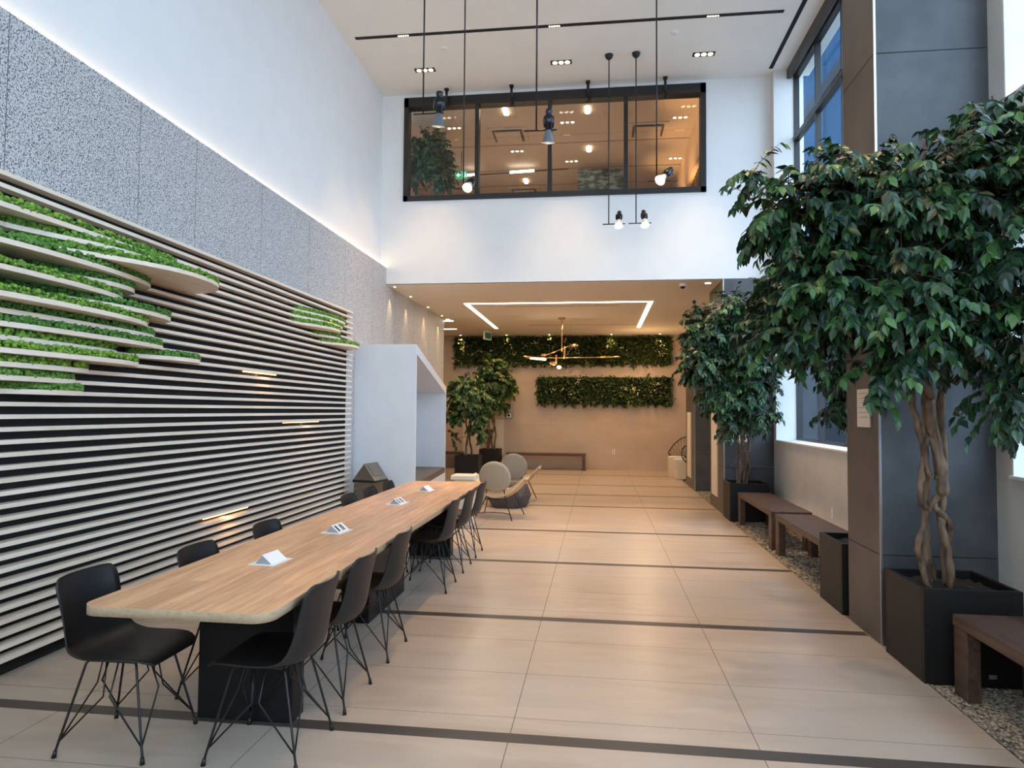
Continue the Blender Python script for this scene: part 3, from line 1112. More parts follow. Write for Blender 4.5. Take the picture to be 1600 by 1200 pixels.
# ------------------------------------------------------------------ chairs
def chair_proto(label, loc, rz):
    """Shell chair facing +x, centred on its feet."""
    ch = thing('dining_chair', label, 'chair', loc, rz, 'black shell chairs along the table')
    prof = [(0.250, 0.418, 0.150), (0.240, 0.432, 0.180), (0.19, 0.446, 0.212), (0.10, 0.440, 0.228), (0.00, 0.428, 0.232), (-0.08, 0.424, 0.230),
            (-0.150, 0.436, 0.225), (-0.195, 0.470, 0.217), (-0.215, 0.520, 0.208), (-0.225, 0.580, 0.200), (-0.234, 0.640, 0.198),
            (-0.244, 0.700, 0.201), (-0.255, 0.750, 0.200), (-0.262, 0.780, 0.185), (-0.266, 0.795, 0.160), (-0.267, 0.801, 0.130)]
    # lateral curl toward the sitter
    curl = [0.0, 0.004, 0.012, 0.022, 0.032, 0.042, 0.055, 0.062, 0.060, 0.052, 0.046, 0.042, 0.038, 0.034, 0.030, 0.028]
    n_, nv = len(prof), 15
    # smooth resample
    def cat(a, t):
        i = min(int(t), len(a) - 2)
        f = t - i
        p0, p1, p2, p3 = a[max(i - 1, 0)], a[i], a[i + 1], a[min(i + 2, len(a) - 1)]
        return 0.5 * (2 * p1 + (p2 - p0) * f + (2 * p0 - 5 * p1 + 4 * p2 - p3) * f * f + (3 * p1 - p0 - 3 * p2 + p3) * f ** 3)
    NU = 42
    prof = [(p[0] - 0.018, p[1], p[2]) for p in prof]
    P = [tuple(cat([p[j] for p in prof], (n_ - 1) * i / (NU - 1)) for j in range(3)) + (cat(curl, (n_ - 1) * i / (NU - 1)),) for i in range(NU)]
    top, bot = [], []
    for i, (x, z, w_, c) in enumerate(P):
        xa, za = P[max(i - 1, 0)][:2]
        xb_, zb = P[min(i + 1, NU - 1)][:2]
        tx, tz = xb_ - xa, zb - za
        l_ = math.hypot(tx, tz) or 1
        nx, nz = tz / l_, -tx / l_       # towards the sitter (up over the seat, forward at the back)
        for j in range(nv):
            v = -1 + 2 * j / (nv - 1)
            k = abs(v) ** 2.2 * c
            px, pz = x + nx * k, z + nz * k
            top.append((px, v * w_, pz))
            bot.append((px - nx * 0.007, v * (w_ - 0.002), pz - nz * 0.007))
    mb = MB()
    f = []
    for i in range(NU - 1):
        for j in range(nv - 1):
            a = i * nv + j
            f.append((a, a + 1, a + nv + 1, a + nv))
    off = NU * nv
    f2 = [tuple(off + q for q in reversed(t_)) for t_ in f]
    rim = []
    for j in range(nv - 1):
        rim.append((j + 1, j, off + j, off + j + 1))
        a = (NU - 1) * nv + j
        rim.append((a, a + 1, off + a + 1, off + a))
    for i in range(NU - 1):
        a = i * nv
        rim.append((a, a + nv, off + a + nv, off + a))
        a = i * nv + nv - 1
        rim.append((a + nv, a, off + a, off + a + nv))
    mb.add(top + bot, f + f2 + rim, 0, True)
    mb.build('seat_shell', 'chair_shell', ch)
    # wire base
    fx, fy = 0.215, 0.20
    tx, ty, tz = 0.115, 0.125, 0.418
    fr = MB()
    ring = [(-tx, -ty, tz), (tx, -ty, tz), (tx, ty, tz), (-tx, ty, tz), (-tx, -ty, tz)]
    for a, b in zip(ring, ring[1:]):
        fr.tube([a, b], 0.0055, 8)
    fr.tube([(0, -ty, tz), (0, ty, tz)], 0.005, 8)
    fr.build('seat_frame', 'black_metal', ch)
    for sx in (-1, 1):
        for sy in (-1, 1):
            lg = MB()
            foot = (sx * fx, sy * fy, 0.03)
            lg.tube([(sx * tx, sy * ty, tz), (sx * (tx + 0.012), sy * (ty + 0.01), tz - 0.012), foot, (sx * (fx + 0.004), sy * (fy + 0.004), 0.008)], 0.0058, 8)
            lo = (sx * (fx - 0.01), sy * (fy - 0.008), 0.07)
            n1 = (sx * 0.016, sy * (ty + 0.035), 0.27)
            n2 = (sx * (tx + 0.045), sy * 0.016, 0.27)
            lg.tube([lo, n1, (sx * 0.03, sy * ty, tz)], 0.0042, 6)
            lg.tube([lo, n2, (sx * tx, sy * 0.03, tz)], 0.0042, 6)
            leg = lg.build('leg', 'black_metal', ch)
            MB().tube([(sx * fx, sy * fy, 0.032), (sx * (fx + 0.004), sy * (fy + 0.004), 0.0)], [0.008, 0.011], 10).build('foot_cap', 'black_metal', leg)
    return ch


c0 = chair_proto('black shell chair nearest the camera on the slatted wall side', (-2.246, 3.09, 0), 0.0)
left = [(-2.085, 3.76, 'second black chair from the front on the slatted wall side, only its back showing'),
        (-2.085, 4.60, 'third black chair from the front on the slatted wall side'),
        (-2.085, 6.20, 'fourth black chair on the slatted wall side, just before the steel bin'),
        (-2.085, 6.80, 'fifth black chair on the slatted wall side, its small back before the steel bin'),
        (-2.085, 7.40, 'farthest black chair on the slatted wall side, in front of the white booth')]
for x, y, lab in left:
    dup(c0, (x, y, 0), 0, lab)
right = [(3.12, 'nearest black chair on the open floor side of the table'),
         (3.70, 'second black chair from the front on the open floor side'),
         (4.44, 'third black chair from the front on the open floor side, by the wide pedestal'),
         (6.09, 'fourth black chair on the open floor side, before the far pedestal'),
         (6.85, 'fifth black chair on the open floor side of the table'),
         (7.55, 'farthest black chair on the open floor side, near the round backed armchair')]
for y, lab in right:
    dup(c0, (-1.535, y, 0), PI, lab)

# ------------------------------------------------------------------ benches along the gravel
bench_seed = 0


def bench(y0, y1, x0, x1, label):
    b = thing('wooden_bench', label, 'bench', ((x0 + x1) / 2, (y0 + y1) / 2, 0), 0, 'dark wooden benches along the gravel strip')
    hx_, hy_ = (x1 - x0) / 2, (y1 - y0) / 2
    MB().box(-hx_, hx_, -hy_, hy_, 0.385, 0.45).build('bench_seat', 'walnut', b, bevel=0.006)
    for sx in (-1, 1):
        for sy in (-1, 1):
            xa, xb_ = sorted((sx * hx_ * 0.985, sx * (hx_ * 0.985 - 0.075)))
            ya, yb = sorted((sy * hy_ * 0.995, sy * (hy_ * 0.995 - 0.14)))
            MB().box(xa, xb_, ya, yb, -0.004, 0.386).build('leg', 'walnut', b, bevel=0.005)
    return b


bench(2.34, 4.27, 2.03, 2.47, 'dark wooden bench at the right edge, before the nearest planter')
bench(6.34, 8.13, 2.0, 2.43, 'dark wooden bench just behind the second planter from the front')
bench(8.30, 10.22, 2.0, 2.46, 'dark wooden bench in front of the middle pier planter')
bb = bench(18.5, 18.9, -2.5, -0.34, 'long low wooden bench against the beige tiled far wall')
bench(18.5, 18.9, -4.9, -3.75, 'wooden bench in the far left corner behind the planter trees')

# gravel
rs = np.random.RandomState(5)
n = 36000
gy = np.concatenate([rs.uniform(2.6, 6.4, 24000), rs.uniform(6.4, 14.3, 12000)])
gx = rs.uniform(XP + 0.008, XR - 0.01, n)
inside = ~(((gy > 5.04) & (gy < 5.68)) | ((gy > 10.95) & (gy < 12.3)))
for cx_, cy_ in ((2.20, 4.655), (2.20, 6.03), (2.20, 10.66)):
    inside &= ~((abs(gx - cx_) < 0.285) & (abs(gy - cy_) < 0.285))
gx, gy = gx[inside], gy[inside]
n = len(gx)
r = rs.uniform(0.006, 0.0115, n) * np.where(gy > 6.4, 1.5, 1.0)
R = rot_rand(rs, n)
S = np.zeros((n, 3, 3))
S[:, 0, 0] = r * 1.25; S[:, 1, 1] = r; S[:, 2, 2] = r * 0.6
Rz = np.zeros((n, 3, 3))
th = rs.uniform(0, 2 * PI, n)
Rz[:, 0, 0] = np.cos(th); Rz[:, 0, 1] = -np.sin(th); Rz[:, 1, 0] = np.sin(th); Rz[:, 1, 1] = np.cos(th); Rz[:, 2, 2] = 1
cols = np.array([(0.36, 0.28, 0.20), (0.19, 0.165, 0.14), (0.45, 0.37, 0.27), (0.09, 0.08, 0.07)])[rs.choice(4, n, p=[0.35, 0.3, 0.2, 0.15])]
g = scatter_mesh('gravel', ICO0[0], ICO0[1], Rz @ S, np.stack([gx, gy, rs.uniform(-0.008, -0.001, n)], 1), cols, 'pebble', smooth=True)
tag(g, 'grey and tan river gravel strip along the window wall', 'gravel', kind='stuff')

# heater grille behind the benches
t = thing('baseboard_heater', 'low white louvred heater grille behind the benches under the window', 'heater', (0, 0, 0))
MB().box(XR - 0.07, XR - 0.001, 6.0, 10.9, 0.0, 0.02).box(XR - 0.07, XR - 0.001, 6.0, 10.9, 0.30, 0.32).build('casing', 'plaster', t)
mb = MB()
for k in range(7):
    z = 0.05 + k * 0.036
    mb.box(XR - 0.066, XR - 0.02, 6.02, 10.88, z, z + 0.014)
mb.build('louvres', 'white_plastic', t)


# ------------------------------------------------------------------ trees
LEAF_V = [(0, 0, 0), (0, 0.48, -0.05), (0, 1.08, -0.20), (-0.20, 0.20, 0.03), (-0.30, 0.48, 0.02), (-0.15, 0.84, -0.08),
          (0.20, 0.20, 0.03), (0.30, 0.48, 0.02), (0.15, 0.84, -0.08)]
LEAF_F = [(0, 1, 4, 3), (1, 2, 5, 4), (0, 6, 7, 1), (1, 7, 8, 2)]
PAL = np.array([(0.016, 0.052, 0.020), (0.024, 0.078, 0.026), (0.014, 0.045, 0.032), (0.045, 0.12, 0.030), (0.08, 0.17, 0.045),
                (0.010, 0.032, 0.016), (0.09, 0.085, 0.035)])
PALW = np.array([0.27, 0.24, 0.12, 0.16, 0.06, 0.11, 0.04])
PAL2 = np.array([(0.035, 0.09, 0.02), (0.06, 0.14, 0.03), (0.02, 0.06, 0.018), (0.12, 0.19, 0.04), (0.17, 0.22, 0.06),
                 (0.02, 0.045, 0.015), (0.14, 0.12, 0.04)])


def norm(a):
    return a / (np.linalg.norm(a, axis=-1, keepdims=True) + 1e-9)


def foliage(blobs, ntwigs, leaf, seed, parent, origin, pal=PAL, perw=9, limit=None, tl=0.30):
    """Leafy twigs filling a set of ellipsoids (cx, cy, cz, rx, ry, rz) in world space."""
    rs = np.random.RandomState(seed)
    B = np.array(blobs, float)
    vol = B[:, 3] * B[:, 4] * B[:, 5]
    wts = vol ** 0.8
    pick = rs.choice(len(B), ntwigs, p=wts / wts.sum())
    d = norm(rs.normal(size=(ntwigs, 3)))
    rad = rs.uniform(0.25, 0.92, ntwigs) ** 0.6
    P0 = B[pick, :3] + d * rad[:, None] * B[pick, 3:]
    out = norm(d * np.array([1, 1, 0.8]) + np.array([0, 0, 0.10]))
    mats, tr, col = [], [], []
    twigs = MB()
    o = np.array(origin, float)
    for i in range(ntwigs):
        L_ = tl * rs.uniform(0.6, 1.15)
        p = P0[i] - out[i] * L_ * 0.55
        dirv = norm(out[i] + rs.normal(scale=0.35, size=3))
        pts = [p.copy()]
        tone = pal[rs.choice(len(pal), p=PALW)]
        npts = perw
        for k in range(npts):
            dirv = norm(dirv + np.array([0, 0, -0.10]) + rs.normal(scale=0.07, size=3))
            p = p + dirv * L_ / npts
            pts.append(p.copy())
            if limit is not None and not limit(p):
                continue
            for side in ((-1, 1) if k > 1 else (rs.choice([-1, 1]),)):
                sv = norm(np.cross(dirv, [0, 0, 1]) + 1e-3) * side
                if k == npts - 1:
                    sv = sv * 0.3
                ldir = norm(dirv * 0.55 + sv * 0.75 + np.array([0, 0, rs.uniform(-1.0, -0.25)]) + rs.normal(scale=0.22, size=3))
                up = np.array([0, 0, 1.0]) + out[i] * 0.7 + rs.normal(scale=0.35, size=3)
                nz = norm(up - ldir * (up @ ldir))
                nx = np.cross(ldir, nz)
                s = leaf * rs.uniform(0.75, 1.2)
                mats.append(np.stack([nx, ldir, nz], 1) * s)
                tr.append(p)
                c = tone if rs.rand() < 0.6 else pal[rs.choice(len(pal), p=PALW)]
                col.append(c * rs.uniform(0.75, 1.3))
        twigs.tube([tuple(q - o) for q in (pts[0], pts[npts // 2], pts[-1])], [0.004, 0.003, 0.0015], 4, cap=False)
    mats, tr, col = np.array(mats), np.array(tr), np.array(col)
    f = scatter_mesh('foliage', LEAF_V, LEAF_F, mats, tr - o, col, 'leaf', parent)
    twigs.build('twigs', 'bark', f)
    return f


def wob(p0, p1, n, amp, rs, freq=1.0):
    p0, p1 = np.array(p0, float), np.array(p1, float)
    ph = rs.uniform(0, 6.28, 2)
    out = []
    for i in range(n + 1):
        t = i / n
        w_ = math.sin(PI * t) ** 0.5
        out.append(tuple(p0 + (p1 - p0) * t + np.array([math.sin(t * 9 * freq + ph[0]), math.cos(t * 9 * freq + ph[1]), 0]) * amp * w_
                         + rs.normal(scale=amp * 0.15, size=3)))
    return out


def planter(parent, h=0.56, w_=0.275):
    mb = MB()
    t_ = 0.028
    mb.box(-w_, w_, -w_, -w_ + t_, 0, h).box(-w_, w_, w_ - t_, w_, 0, h)
    mb.box(-w_, -w_ + t_, -w_ + t_, w_ - t_, 0, h).box(w_ - t_, w_, -w_ + t_, w_ - t_, 0, h)
    mb.box(-w_ + t_, w_ - t_, -w_ + t_, w_ - t_, 0.01, 0.1)
    pl = mb.build('planter', 'planter_black', parent, bevel=0.003)
    rs = np.random.RandomState(9)
    mb = MB()
    N = 12
    a = w_ - t_
    for j in range(N + 1):
        for i in range(N + 1):
            mb.v.append((-a + 2 * a * i / N, -a + 2 * a * j / N, h - 0.055 + rs.uniform(-0.012, 0.018)))
    for j in range(N):
        for i in range(N):
            q = j * (N + 1) + i
            mb.f.append((q, q + 1, q + N + 2, q + N + 1))
            mb.m.append(0)
            mb.sm.append(True)
    mb.build('soil', 'soil', pl)
    return pl


def tree(label, cat, x, y, stems, branches, blobs, ntw, leaf, seed, pal=PAL, perw=9, limit=None, amp=0.03, r0=0.022, h=0.56, tl=0.3, group='potted ficus trees', z0=0.0, w_=0.275):
    t = thing('potted_ficus_tree', label, cat, (x, y, z0), 0, group)
    planter(t, h, w_)
    rs = np.random.RandomState(seed)
    tm = MB()
    for st_ in stems:
        if len(st_) == 2:                       # a traced stem: (points, radius)
            P3 = [np.array(q, float) for q in st_[0]]
            pts = []
            for i in range(len(P3) - 1):
                a0, a1, a2, a3 = P3[max(i - 1, 0)], P3[i], P3[i + 1], P3[min(i + 2, len(P3) - 1)]
                for f in (0, 0.25, 0.5, 0.75):
                    pts.append(0.5 * (2 * a1 + (a2 - a0) * f + (2 * a0 - 5 * a1 + 4 * a2 - a3) * f * f + (3 * a1 - a0 - 3 * a2 + a3) * f ** 3)
                               + rs.normal(scale=0.003, size=3))
            pts.append(P3[-1])
            tm.tube([tuple(q) for q in pts], [st_[1] * rs.uniform(0.80, 1.22) for _ in pts], 9)
            continue
        (a, b, ra, rb) = st_
        pts = wob(a, b, 14, amp, rs)
        tm.tube(pts, [(ra + (rb - ra) * i / 14) * rs.uniform(0.88, 1.15) for i in range(15)], 9)
    tr = tm.build('trunk', 'bark', t)
    bm_ = MB()
    for (a, b, ra) in branches:
        pts = wob(a, b, 8, amp * 0.8, rs)
        bm_.tube(pts, [ra * (1 - 0.75 * i / 8) for i in range(9)], 7)
    bm_.build('branches', 'bark', tr)
    foliage(blobs, ntw, leaf, seed + 1, t, (x, y, z0), pal, perw, limit, tl)
    return t


# A: nearest, in front of the near pier
XA, YA = 2.20, 4.655
limA = lambda p: (p[0] < XR - 0.09) and not (p[0] > XP - 0.04 and 5.0 < p[1] < 5.7)
SA = (([(-0.121, 0.501), (-0.155, 0.659), (-0.181, 0.76), (-0.142, 0.902), (-0.134, 1.005)], 0.019, (0.0, 0.02, 0.0, 0.0, 0.0)),
      ([(-0.134, 1.005), (-0.17, 1.029), (-0.176, 1.119), (-0.162, 1.21), (-0.132, 1.378), (-0.166, 1.532), (-0.206, 1.727), (-0.222, 1.95)], 0.019,
       (0.0, -0.02, -0.03, -0.02, 0.02, 0.03, 0.03, 0.0)),
      ([(-0.094, 0.509), (-0.111, 0.661), (-0.141, 0.8), (-0.123, 0.954), (-0.08, 1.064), (-0.046, 1.109)], 0.022, (0.04, 0.05, 0.02, 0.02, -0.02, -0.05)),
      ([(-0.05, 1.10), (-0.060, 1.276), (-0.087, 1.533), (-0.115, 1.727), (-0.13, 1.96)], 0.037, (-0.05, -0.04, 0.0, 0.0, 0.0)),
      ([(-0.006, 0.5), (-0.009, 0.702), (-0.034, 0.867), (-0.024, 0.969), (0.002, 1.213), (0.004, 1.495), (-0.012, 1.689), (0.03, 1.98)], 0.023,
       (-0.02, -0.03, 0.0, 0.03, 0.05, 0.06, 0.04, 0.0)),
      ([(0.014, 0.507), (0.004, 0.665), (0.03, 0.831), (0.005, 0.925), (-0.062, 0.987), (-0.086, 1.031)], 0.017, (0.06, 0.08, 0.05, 0.02, 0.0, 0.0)),
      ([(-0.037, 0.53), (-0.075, 0.662), (-0.098, 0.865), (-0.11, 0.992), (-0.099, 1.185), (-0.12, 1.404), (-0.104, 1.75)], 0.017,
       (0.10, 0.09, 0.07, 0.06, 0.05, 0.05, 0.04)),
      ([(-0.119, 1.21), (-0.139, 1.32), (-0.119, 1.45), (-0.09, 1.36), (-0.08, 1.22), (-0.10, 1.20)], 0.015, (-0.04, -0.03, -0.02, -0.05, -0.06, -0.05)))
stemsA = [([(x, d, z) for (x, z), d in zip(p, dy)], r) for p, r, dy in SA]
brA = [((0.0, 0, 1.95), (-0.65, -0.3, 2.85), 0.030), ((0.02, 0, 2.0), (0.3, -0.15, 3.3), 0.032), ((0.0, 0, 2.0), (-0.2, -0.2, 3.3), 0.030),
       ((-0.1, 0, 1.9), (-1.0, -0.2, 3.0), 0.026), ((0.05, 0, 1.8), (0.42, -0.3, 2.4), 0.024), ((-0.1, -0.05, 1.7), (-0.6, -0.3, 2.2), 0.024),
       ((0.05, 0, 1.6), (0.3, -0.2, 1.8), 0.018)]
blobsA = [(2.05, 4.35, 2.95, 0.55, 0.50, 0.42), (1.60, 4.35, 2.90, 0.50, 0.50, 0.36), (1.22, 4.42, 2.88, 0.36, 0.40, 0.32),
          (2.40, 4.30, 2.65, 0.32, 0.50, 0.50), (1.75, 4.30, 2.45, 0.55, 0.45, 0.40), (2.45, 4.35, 2.15, 0.26, 0.45, 0.40),
          (1.40, 4.45, 2.40, 0.42, 0.40, 0.36), (2.30, 4.40, 3.28, 0.34, 0.35, 0.28), (2.44, 4.35, 1.72, 0.24, 0.35, 0.22),
          (1.98, 4.35, 2.1, 0.35, 0.35, 0.24), (1.66, 4.60, 3.20, 0.30, 0.3, 0.18), (1.25, 4.6, 2.15, 0.30, 0.3, 0.22),
          (1.72, 4.45, 1.90, 0.26, 0.25, 0.16), (0.98, 4.40, 3.12, 0.16, 0.2, 0.12), (2.36, 4.4, 3.50, 0.14, 0.2, 0.10)]
tree('largest potted ficus tree, nearest on the right before the tall dark pier', 'tree', XA, YA, stemsA, brA, blobsA, 940, 0.072, 11,
     limit=limA, amp=0.045, tl=0.34)
# B: second, with one thin stem
XB_, YB_ = 2.20, 6.03
limB = lambda p: (p[0] < XR - 0.09) and not (p[0] > XP - 0.06 and 4.95 < p[1] < 5.78)
stemsB = [((0.0, 0.0, 0.50), (0.05, 0, 1.30), 0.018, 0.016), ((0.05, 0, 1.20), (-0.08, 0, 2.2), 0.016, 0.014), ((-0.10, 0.02, 1.62), (0.04, 0.0, 1.05), 0.010, 0.012)]
brB = [((-0.05, 0, 2.0), (-0.4, 0.0, 2.7), 0.014), ((-0.02, 0, 1.9), (-0.3, -0.05, 2.0), 0.012), ((0.0, 0, 2.1), (0.1, 0.1, 2.8), 0.012)]
blobsB = [(1.85, 6.05, 2.75, 0.42, 0.35, 0.36), (1.80, 6.05, 2.30, 0.40, 0.32, 0.30), (2.18, 6.1, 1.95, 0.30, 0.26, 0.30), (1.55, 6.0, 2.50, 0.28, 0.3, 0.28),
          (2.25, 6.1, 1.58, 0.20, 0.2, 0.14), (2.0, 6.05, 1.72, 0.16, 0.16, 0.10)]
tree('slim ficus tree in a black planter between the near pier and the benches', 'tree', XB_, YB_, stemsB, brB, blobsB, 360, 0.070, 23,
     limit=limB, amp=0.03)
# C: third, before the middle pier
XC, YC = 2.20, 10.66
limC = lambda p: (p[0] < XR - 0.07) and not (p[0] > XP - 0.03 and p[1] > 10.97)
stemsC = [([(-0.9 * x - 0.02 - 0.08, d, z) for (x, z), d in zip(p, dy)], r * 0.85) for p, r, dy in SA]
stemsC0 = [((-0.10, 0.0, 0.50), (0.05, 0.0, 1.6), 0.020, 0.018), ((0.08, 0.02, 0.50), (-0.06, 0.0, 1.5), 0.024, 0.022), ((0.02, -0.04, 0.50), (0.10, 0.0, 1.4), 0.018, 0.016),
          ((-0.04, 0.04, 0.5), (0.0, 0.0, 1.8), 0.020, 0.018)]
brC = [((0, 0, 1.6), (-0.5, -0.2, 2.6), 0.022), ((0, 0, 1.6), (0.2, -0.1, 2.8), 0.022), ((0.05, 0, 1.5), (0.4, -0.1, 2.0), 0.016), ((0, 0, 1.7), (-0.2, -0.1, 3.1), 0.018)]
blobsC = [(2.05, 10.45, 2.75, 0.62, 0.45, 0.52), (1.60, 10.4, 2.85, 0.42, 0.40, 0.36), (1.52, 10.4, 2.35, 0.36, 0.4, 0.32), (2.25, 10.45, 2.15, 0.52, 0.40, 0.42),
          (1.85, 10.45, 1.85, 0.45, 0.38, 0.30), (2.35, 10.45, 1.55, 0.32, 0.35, 0.22), (2.1, 10.45, 3.2, 0.40, 0.4, 0.22), (1.95, 10.4, 1.45, 0.18, 0.25, 0.18)]
tree('bushy ficus tree in a black planter before the middle dark pier', 'tree', XC, YC, stemsC, brC, blobsC, 620, 0.085, 37, limit=limC, amp=0.05)
# D and E: far left
stemsD = [((-0.05, 0, 0.50), (-0.05, 0, 1.7), 0.026, 0.020), ((0.05, 0.02, 0.50), (0.02, 0, 1.5), 0.024, 0.02), ((0.0, 0, 1.2), (0.15, 0, 1.8), 0.02, 0.015)]
brD = [((0, 0, 1.5), (-0.4, 0, 2.1), 0.018), ((0, 0, 1.6), (0.35, 0, 2.2), 0.018), ((0.0, 0, 1.0), (0.4, -0.1, 1.2), 0.012), ((0, 0, 1.0), (-0.3, -0.05, 0.95), 0.01)]
XD, YD = -3.02, 15.77
tree('ficus tree in a black planter just beyond the white booth', 'tree', XD, YD, stemsD, brD,
     [(XD, YD, 1.95, 0.58, 0.5, 0.40), (XD - 0.15, YD, 2.25, 0.35, 0.35, 0.22), (XD + 0.25, YD, 1.55, 0.30, 0.3, 0.25), (XD + 0.28, YD - 0.1, 1.15, 0.28, 0.25, 0.18),
      (XD - 0.35, YD, 1.5, 0.25, 0.3, 0.22), (XD - 0.35, YD, 1.02, 0.10, 0.1, 0.10)], 330, 0.09, 51, pal=PAL2, amp=0.03)
XE_, YE_ = -2.93, 18.5
stemsE = [((-0.06, 0, 0.50), (-0.10, 0, 2.0), 0.05, 0.04), ((0.05, 0, 0.50), (0.05, 0, 1.8), 0.030, 0.025), ((0.12, 0, 0.50), (0.06, 0, 1.9), 0.026, 0.02)]
brE = [((0, 0, 1.9), (0.5, 0, 2.5), 0.02), ((0, 0, 1.8), (-0.3, 0, 2.6), 0.02)]
tree('tall ficus tree in a black planter against the far wall vent panels', 'tree', XE_, YE_, stemsE, brE,
     [(XE_ + 0.05, YE_ - 0.1, 2.45, 0.62, 0.4, 0.45), (XE_, YE_ - 0.1, 2.85, 0.40, 0.35, 0.26), (XE_ + 0.40, YE_ - 0.1, 2.3, 0.34, 0.3, 0.34), (XE_ + 0.22, YE_ - 0.1, 1.80, 0.28, 0.25, 0.12),
      (XE_ - 0.1, YE_ - 0.1, 1.95, 0.40, 0.3, 0.22)], 340, 0.10, 61, pal=PAL2, limit=lambda p: p[1] < YE - 0.24, amp=0.04)
# upstairs tree
stU = [((-0.05, 0, 0.4), (0.0, 0, 2.2), 0.02, 0.016), ((0.06, 0, 0.4), (0.1, 0, 2.0), 0.018, 0.015)]
XU, YU, ZF = -3.1, 12.5, 4.21
tree('leafy tree standing at the left end of the upstairs window', 'tree', XU, YU, stU, [((0, 0, 1.6), (-0.3, 0, 2.3), 0.015), ((0, 0, 1.6), (0.3, 0, 2.3), 0.015)],
     [(XU - 0.05, YU, ZF + 2.3, 0.42, 0.35, 0.42), (XU - 0.15, YU, ZF + 2.55, 0.35, 0.3, 0.25), (XU + 0.12, YU, ZF + 1.9, 0.30, 0.3, 0.3), (XU - 0.4, YU, ZF + 2.0, 0.3, 0.3, 0.35)],
     260, 0.075, 71, limit=lambda p: p[2] < ZU - 0.05 and p[1] > YB + 0.3, amp=0.02, h=0.4, z0=ZF, group=None)

# sticker on the near planter
tag(MB().box(-0.022, 0.022, -0.002, 0, -0.012, 0.012).build('planter_sticker', 'metal_trim', loc=(2.30, YA - 0.2755, 0.06)),
    'small silver sticker low on the nearest black planter', 'sticker')

# ------------------------------------------------------------------ far lounge
# green walls
for nm, x0, x1, z0, z1, lab, sd in (('green_wall_panel', -4.05, 1.96, 2.90, 3.66, 'long dark leafy green wall panel running under the low ceiling', 3),
                                    ('green_wall_panel', -1.68, 1.96, 1.80, 2.54, 'shorter leafy green wall panel at the middle of the beige wall', 4)):
    t = thing(nm, lab, 'green wall', ((x0 + x1) / 2, YE, (z0 + z1) / 2), 0, 'leafy panels on the far wall')
    cx_, cz_ = (x0 + x1) / 2, (z0 + z1) / 2
    MB().box(x0 - cx_, x1 - cx_, -0.05, -0.001, z0 - cz_, z1 - cz_).build('backing_board', 'black_panel', t)
    rs = np.random.RandomState(sd)
    n = int((x1 - x0) * (z1 - z0) * 2300)
    X = rs.uniform(x0 - 0.03, x1 + 0.03, n) - cx_
    edge = rs.normal(scale=0.02, size=n)
    Zr = rs.uniform(z0 - 0.03, min(z1 + 0.02, ZS - 0.03), n) - cz_
    # ragged lower edge: tufts
    Zr = np.where(Zr < (z0 - cz_) + 0.06, Zr + 0.04 * np.sin(X * 23 + sd), Zr)
    Yo = -0.05 - rs.beta(1.3, 1.6, n) * 0.16 * (0.7 + 0.3 * np.sin(X * 5.1 + Zr * 7))
    d = norm(np.stack([rs.normal(scale=0.8, size=n), rs.normal(scale=0.5, size=n) - 0.7, rs.normal(scale=0.7, size=n) - 0.15], 1))
    up = norm(np.stack([rs.normal(scale=0.5, size=n), -0.4 + rs.normal(scale=0.4, size=n), np.ones(n)], 1))
    nz = norm(up - d * (up * d).sum(1)[:, None])
    nx = np.cross(d, nz)
    s = rs.uniform(0.045, 0.085, n)
    big = rs.rand(n) < 0.07
    s = np.where(big, rs.uniform(0.10, 0.15, n), s)
    Mx = np.stack([nx, d, nz], 2) * s[:, None, None]
    pal = 1.25 * np.array([(0.030, 0.060, 0.016), (0.050, 0.095, 0.022), (0.018, 0.035, 0.014), (0.09, 0.13, 0.03), (0.03, 0.05, 0.03), (0.10, 0.085, 0.03)])
    col = pal[rs.choice(6, n, p=[0.3, 0.22, 0.25, 0.1, 0.08, 0.05])] * rs.uniform(0.7, 1.3, n)[:, None]
    col = np.where(big[:, None], np.array((0.075, 0.10, 0.022)) * rs.uniform(0.7, 1.4, n)[:, None], col)
    scatter_mesh('leaves', LEAF_V, LEAF_F, Mx, np.stack([X, Yo, Zr], 1), col, 'leaf', t)
    # clusters of pale dots: highlights on the leaves, painted in as colour
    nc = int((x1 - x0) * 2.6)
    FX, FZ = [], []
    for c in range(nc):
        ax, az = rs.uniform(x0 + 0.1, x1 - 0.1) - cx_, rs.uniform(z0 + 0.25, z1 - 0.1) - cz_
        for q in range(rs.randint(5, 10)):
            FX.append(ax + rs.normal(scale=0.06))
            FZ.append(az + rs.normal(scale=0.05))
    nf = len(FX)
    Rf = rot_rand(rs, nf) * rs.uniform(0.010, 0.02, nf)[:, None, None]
    scatter_mesh('leaf_glints', ICO0[0], ICO0[1], Rf, np.stack([FX, np.full(nf, -0.20) + rs.normal(scale=0.01, size=nf), FZ], 1),
                 np.tile((0.7, 0.65, 0.52), (nf, 1)), 'leaf', t)

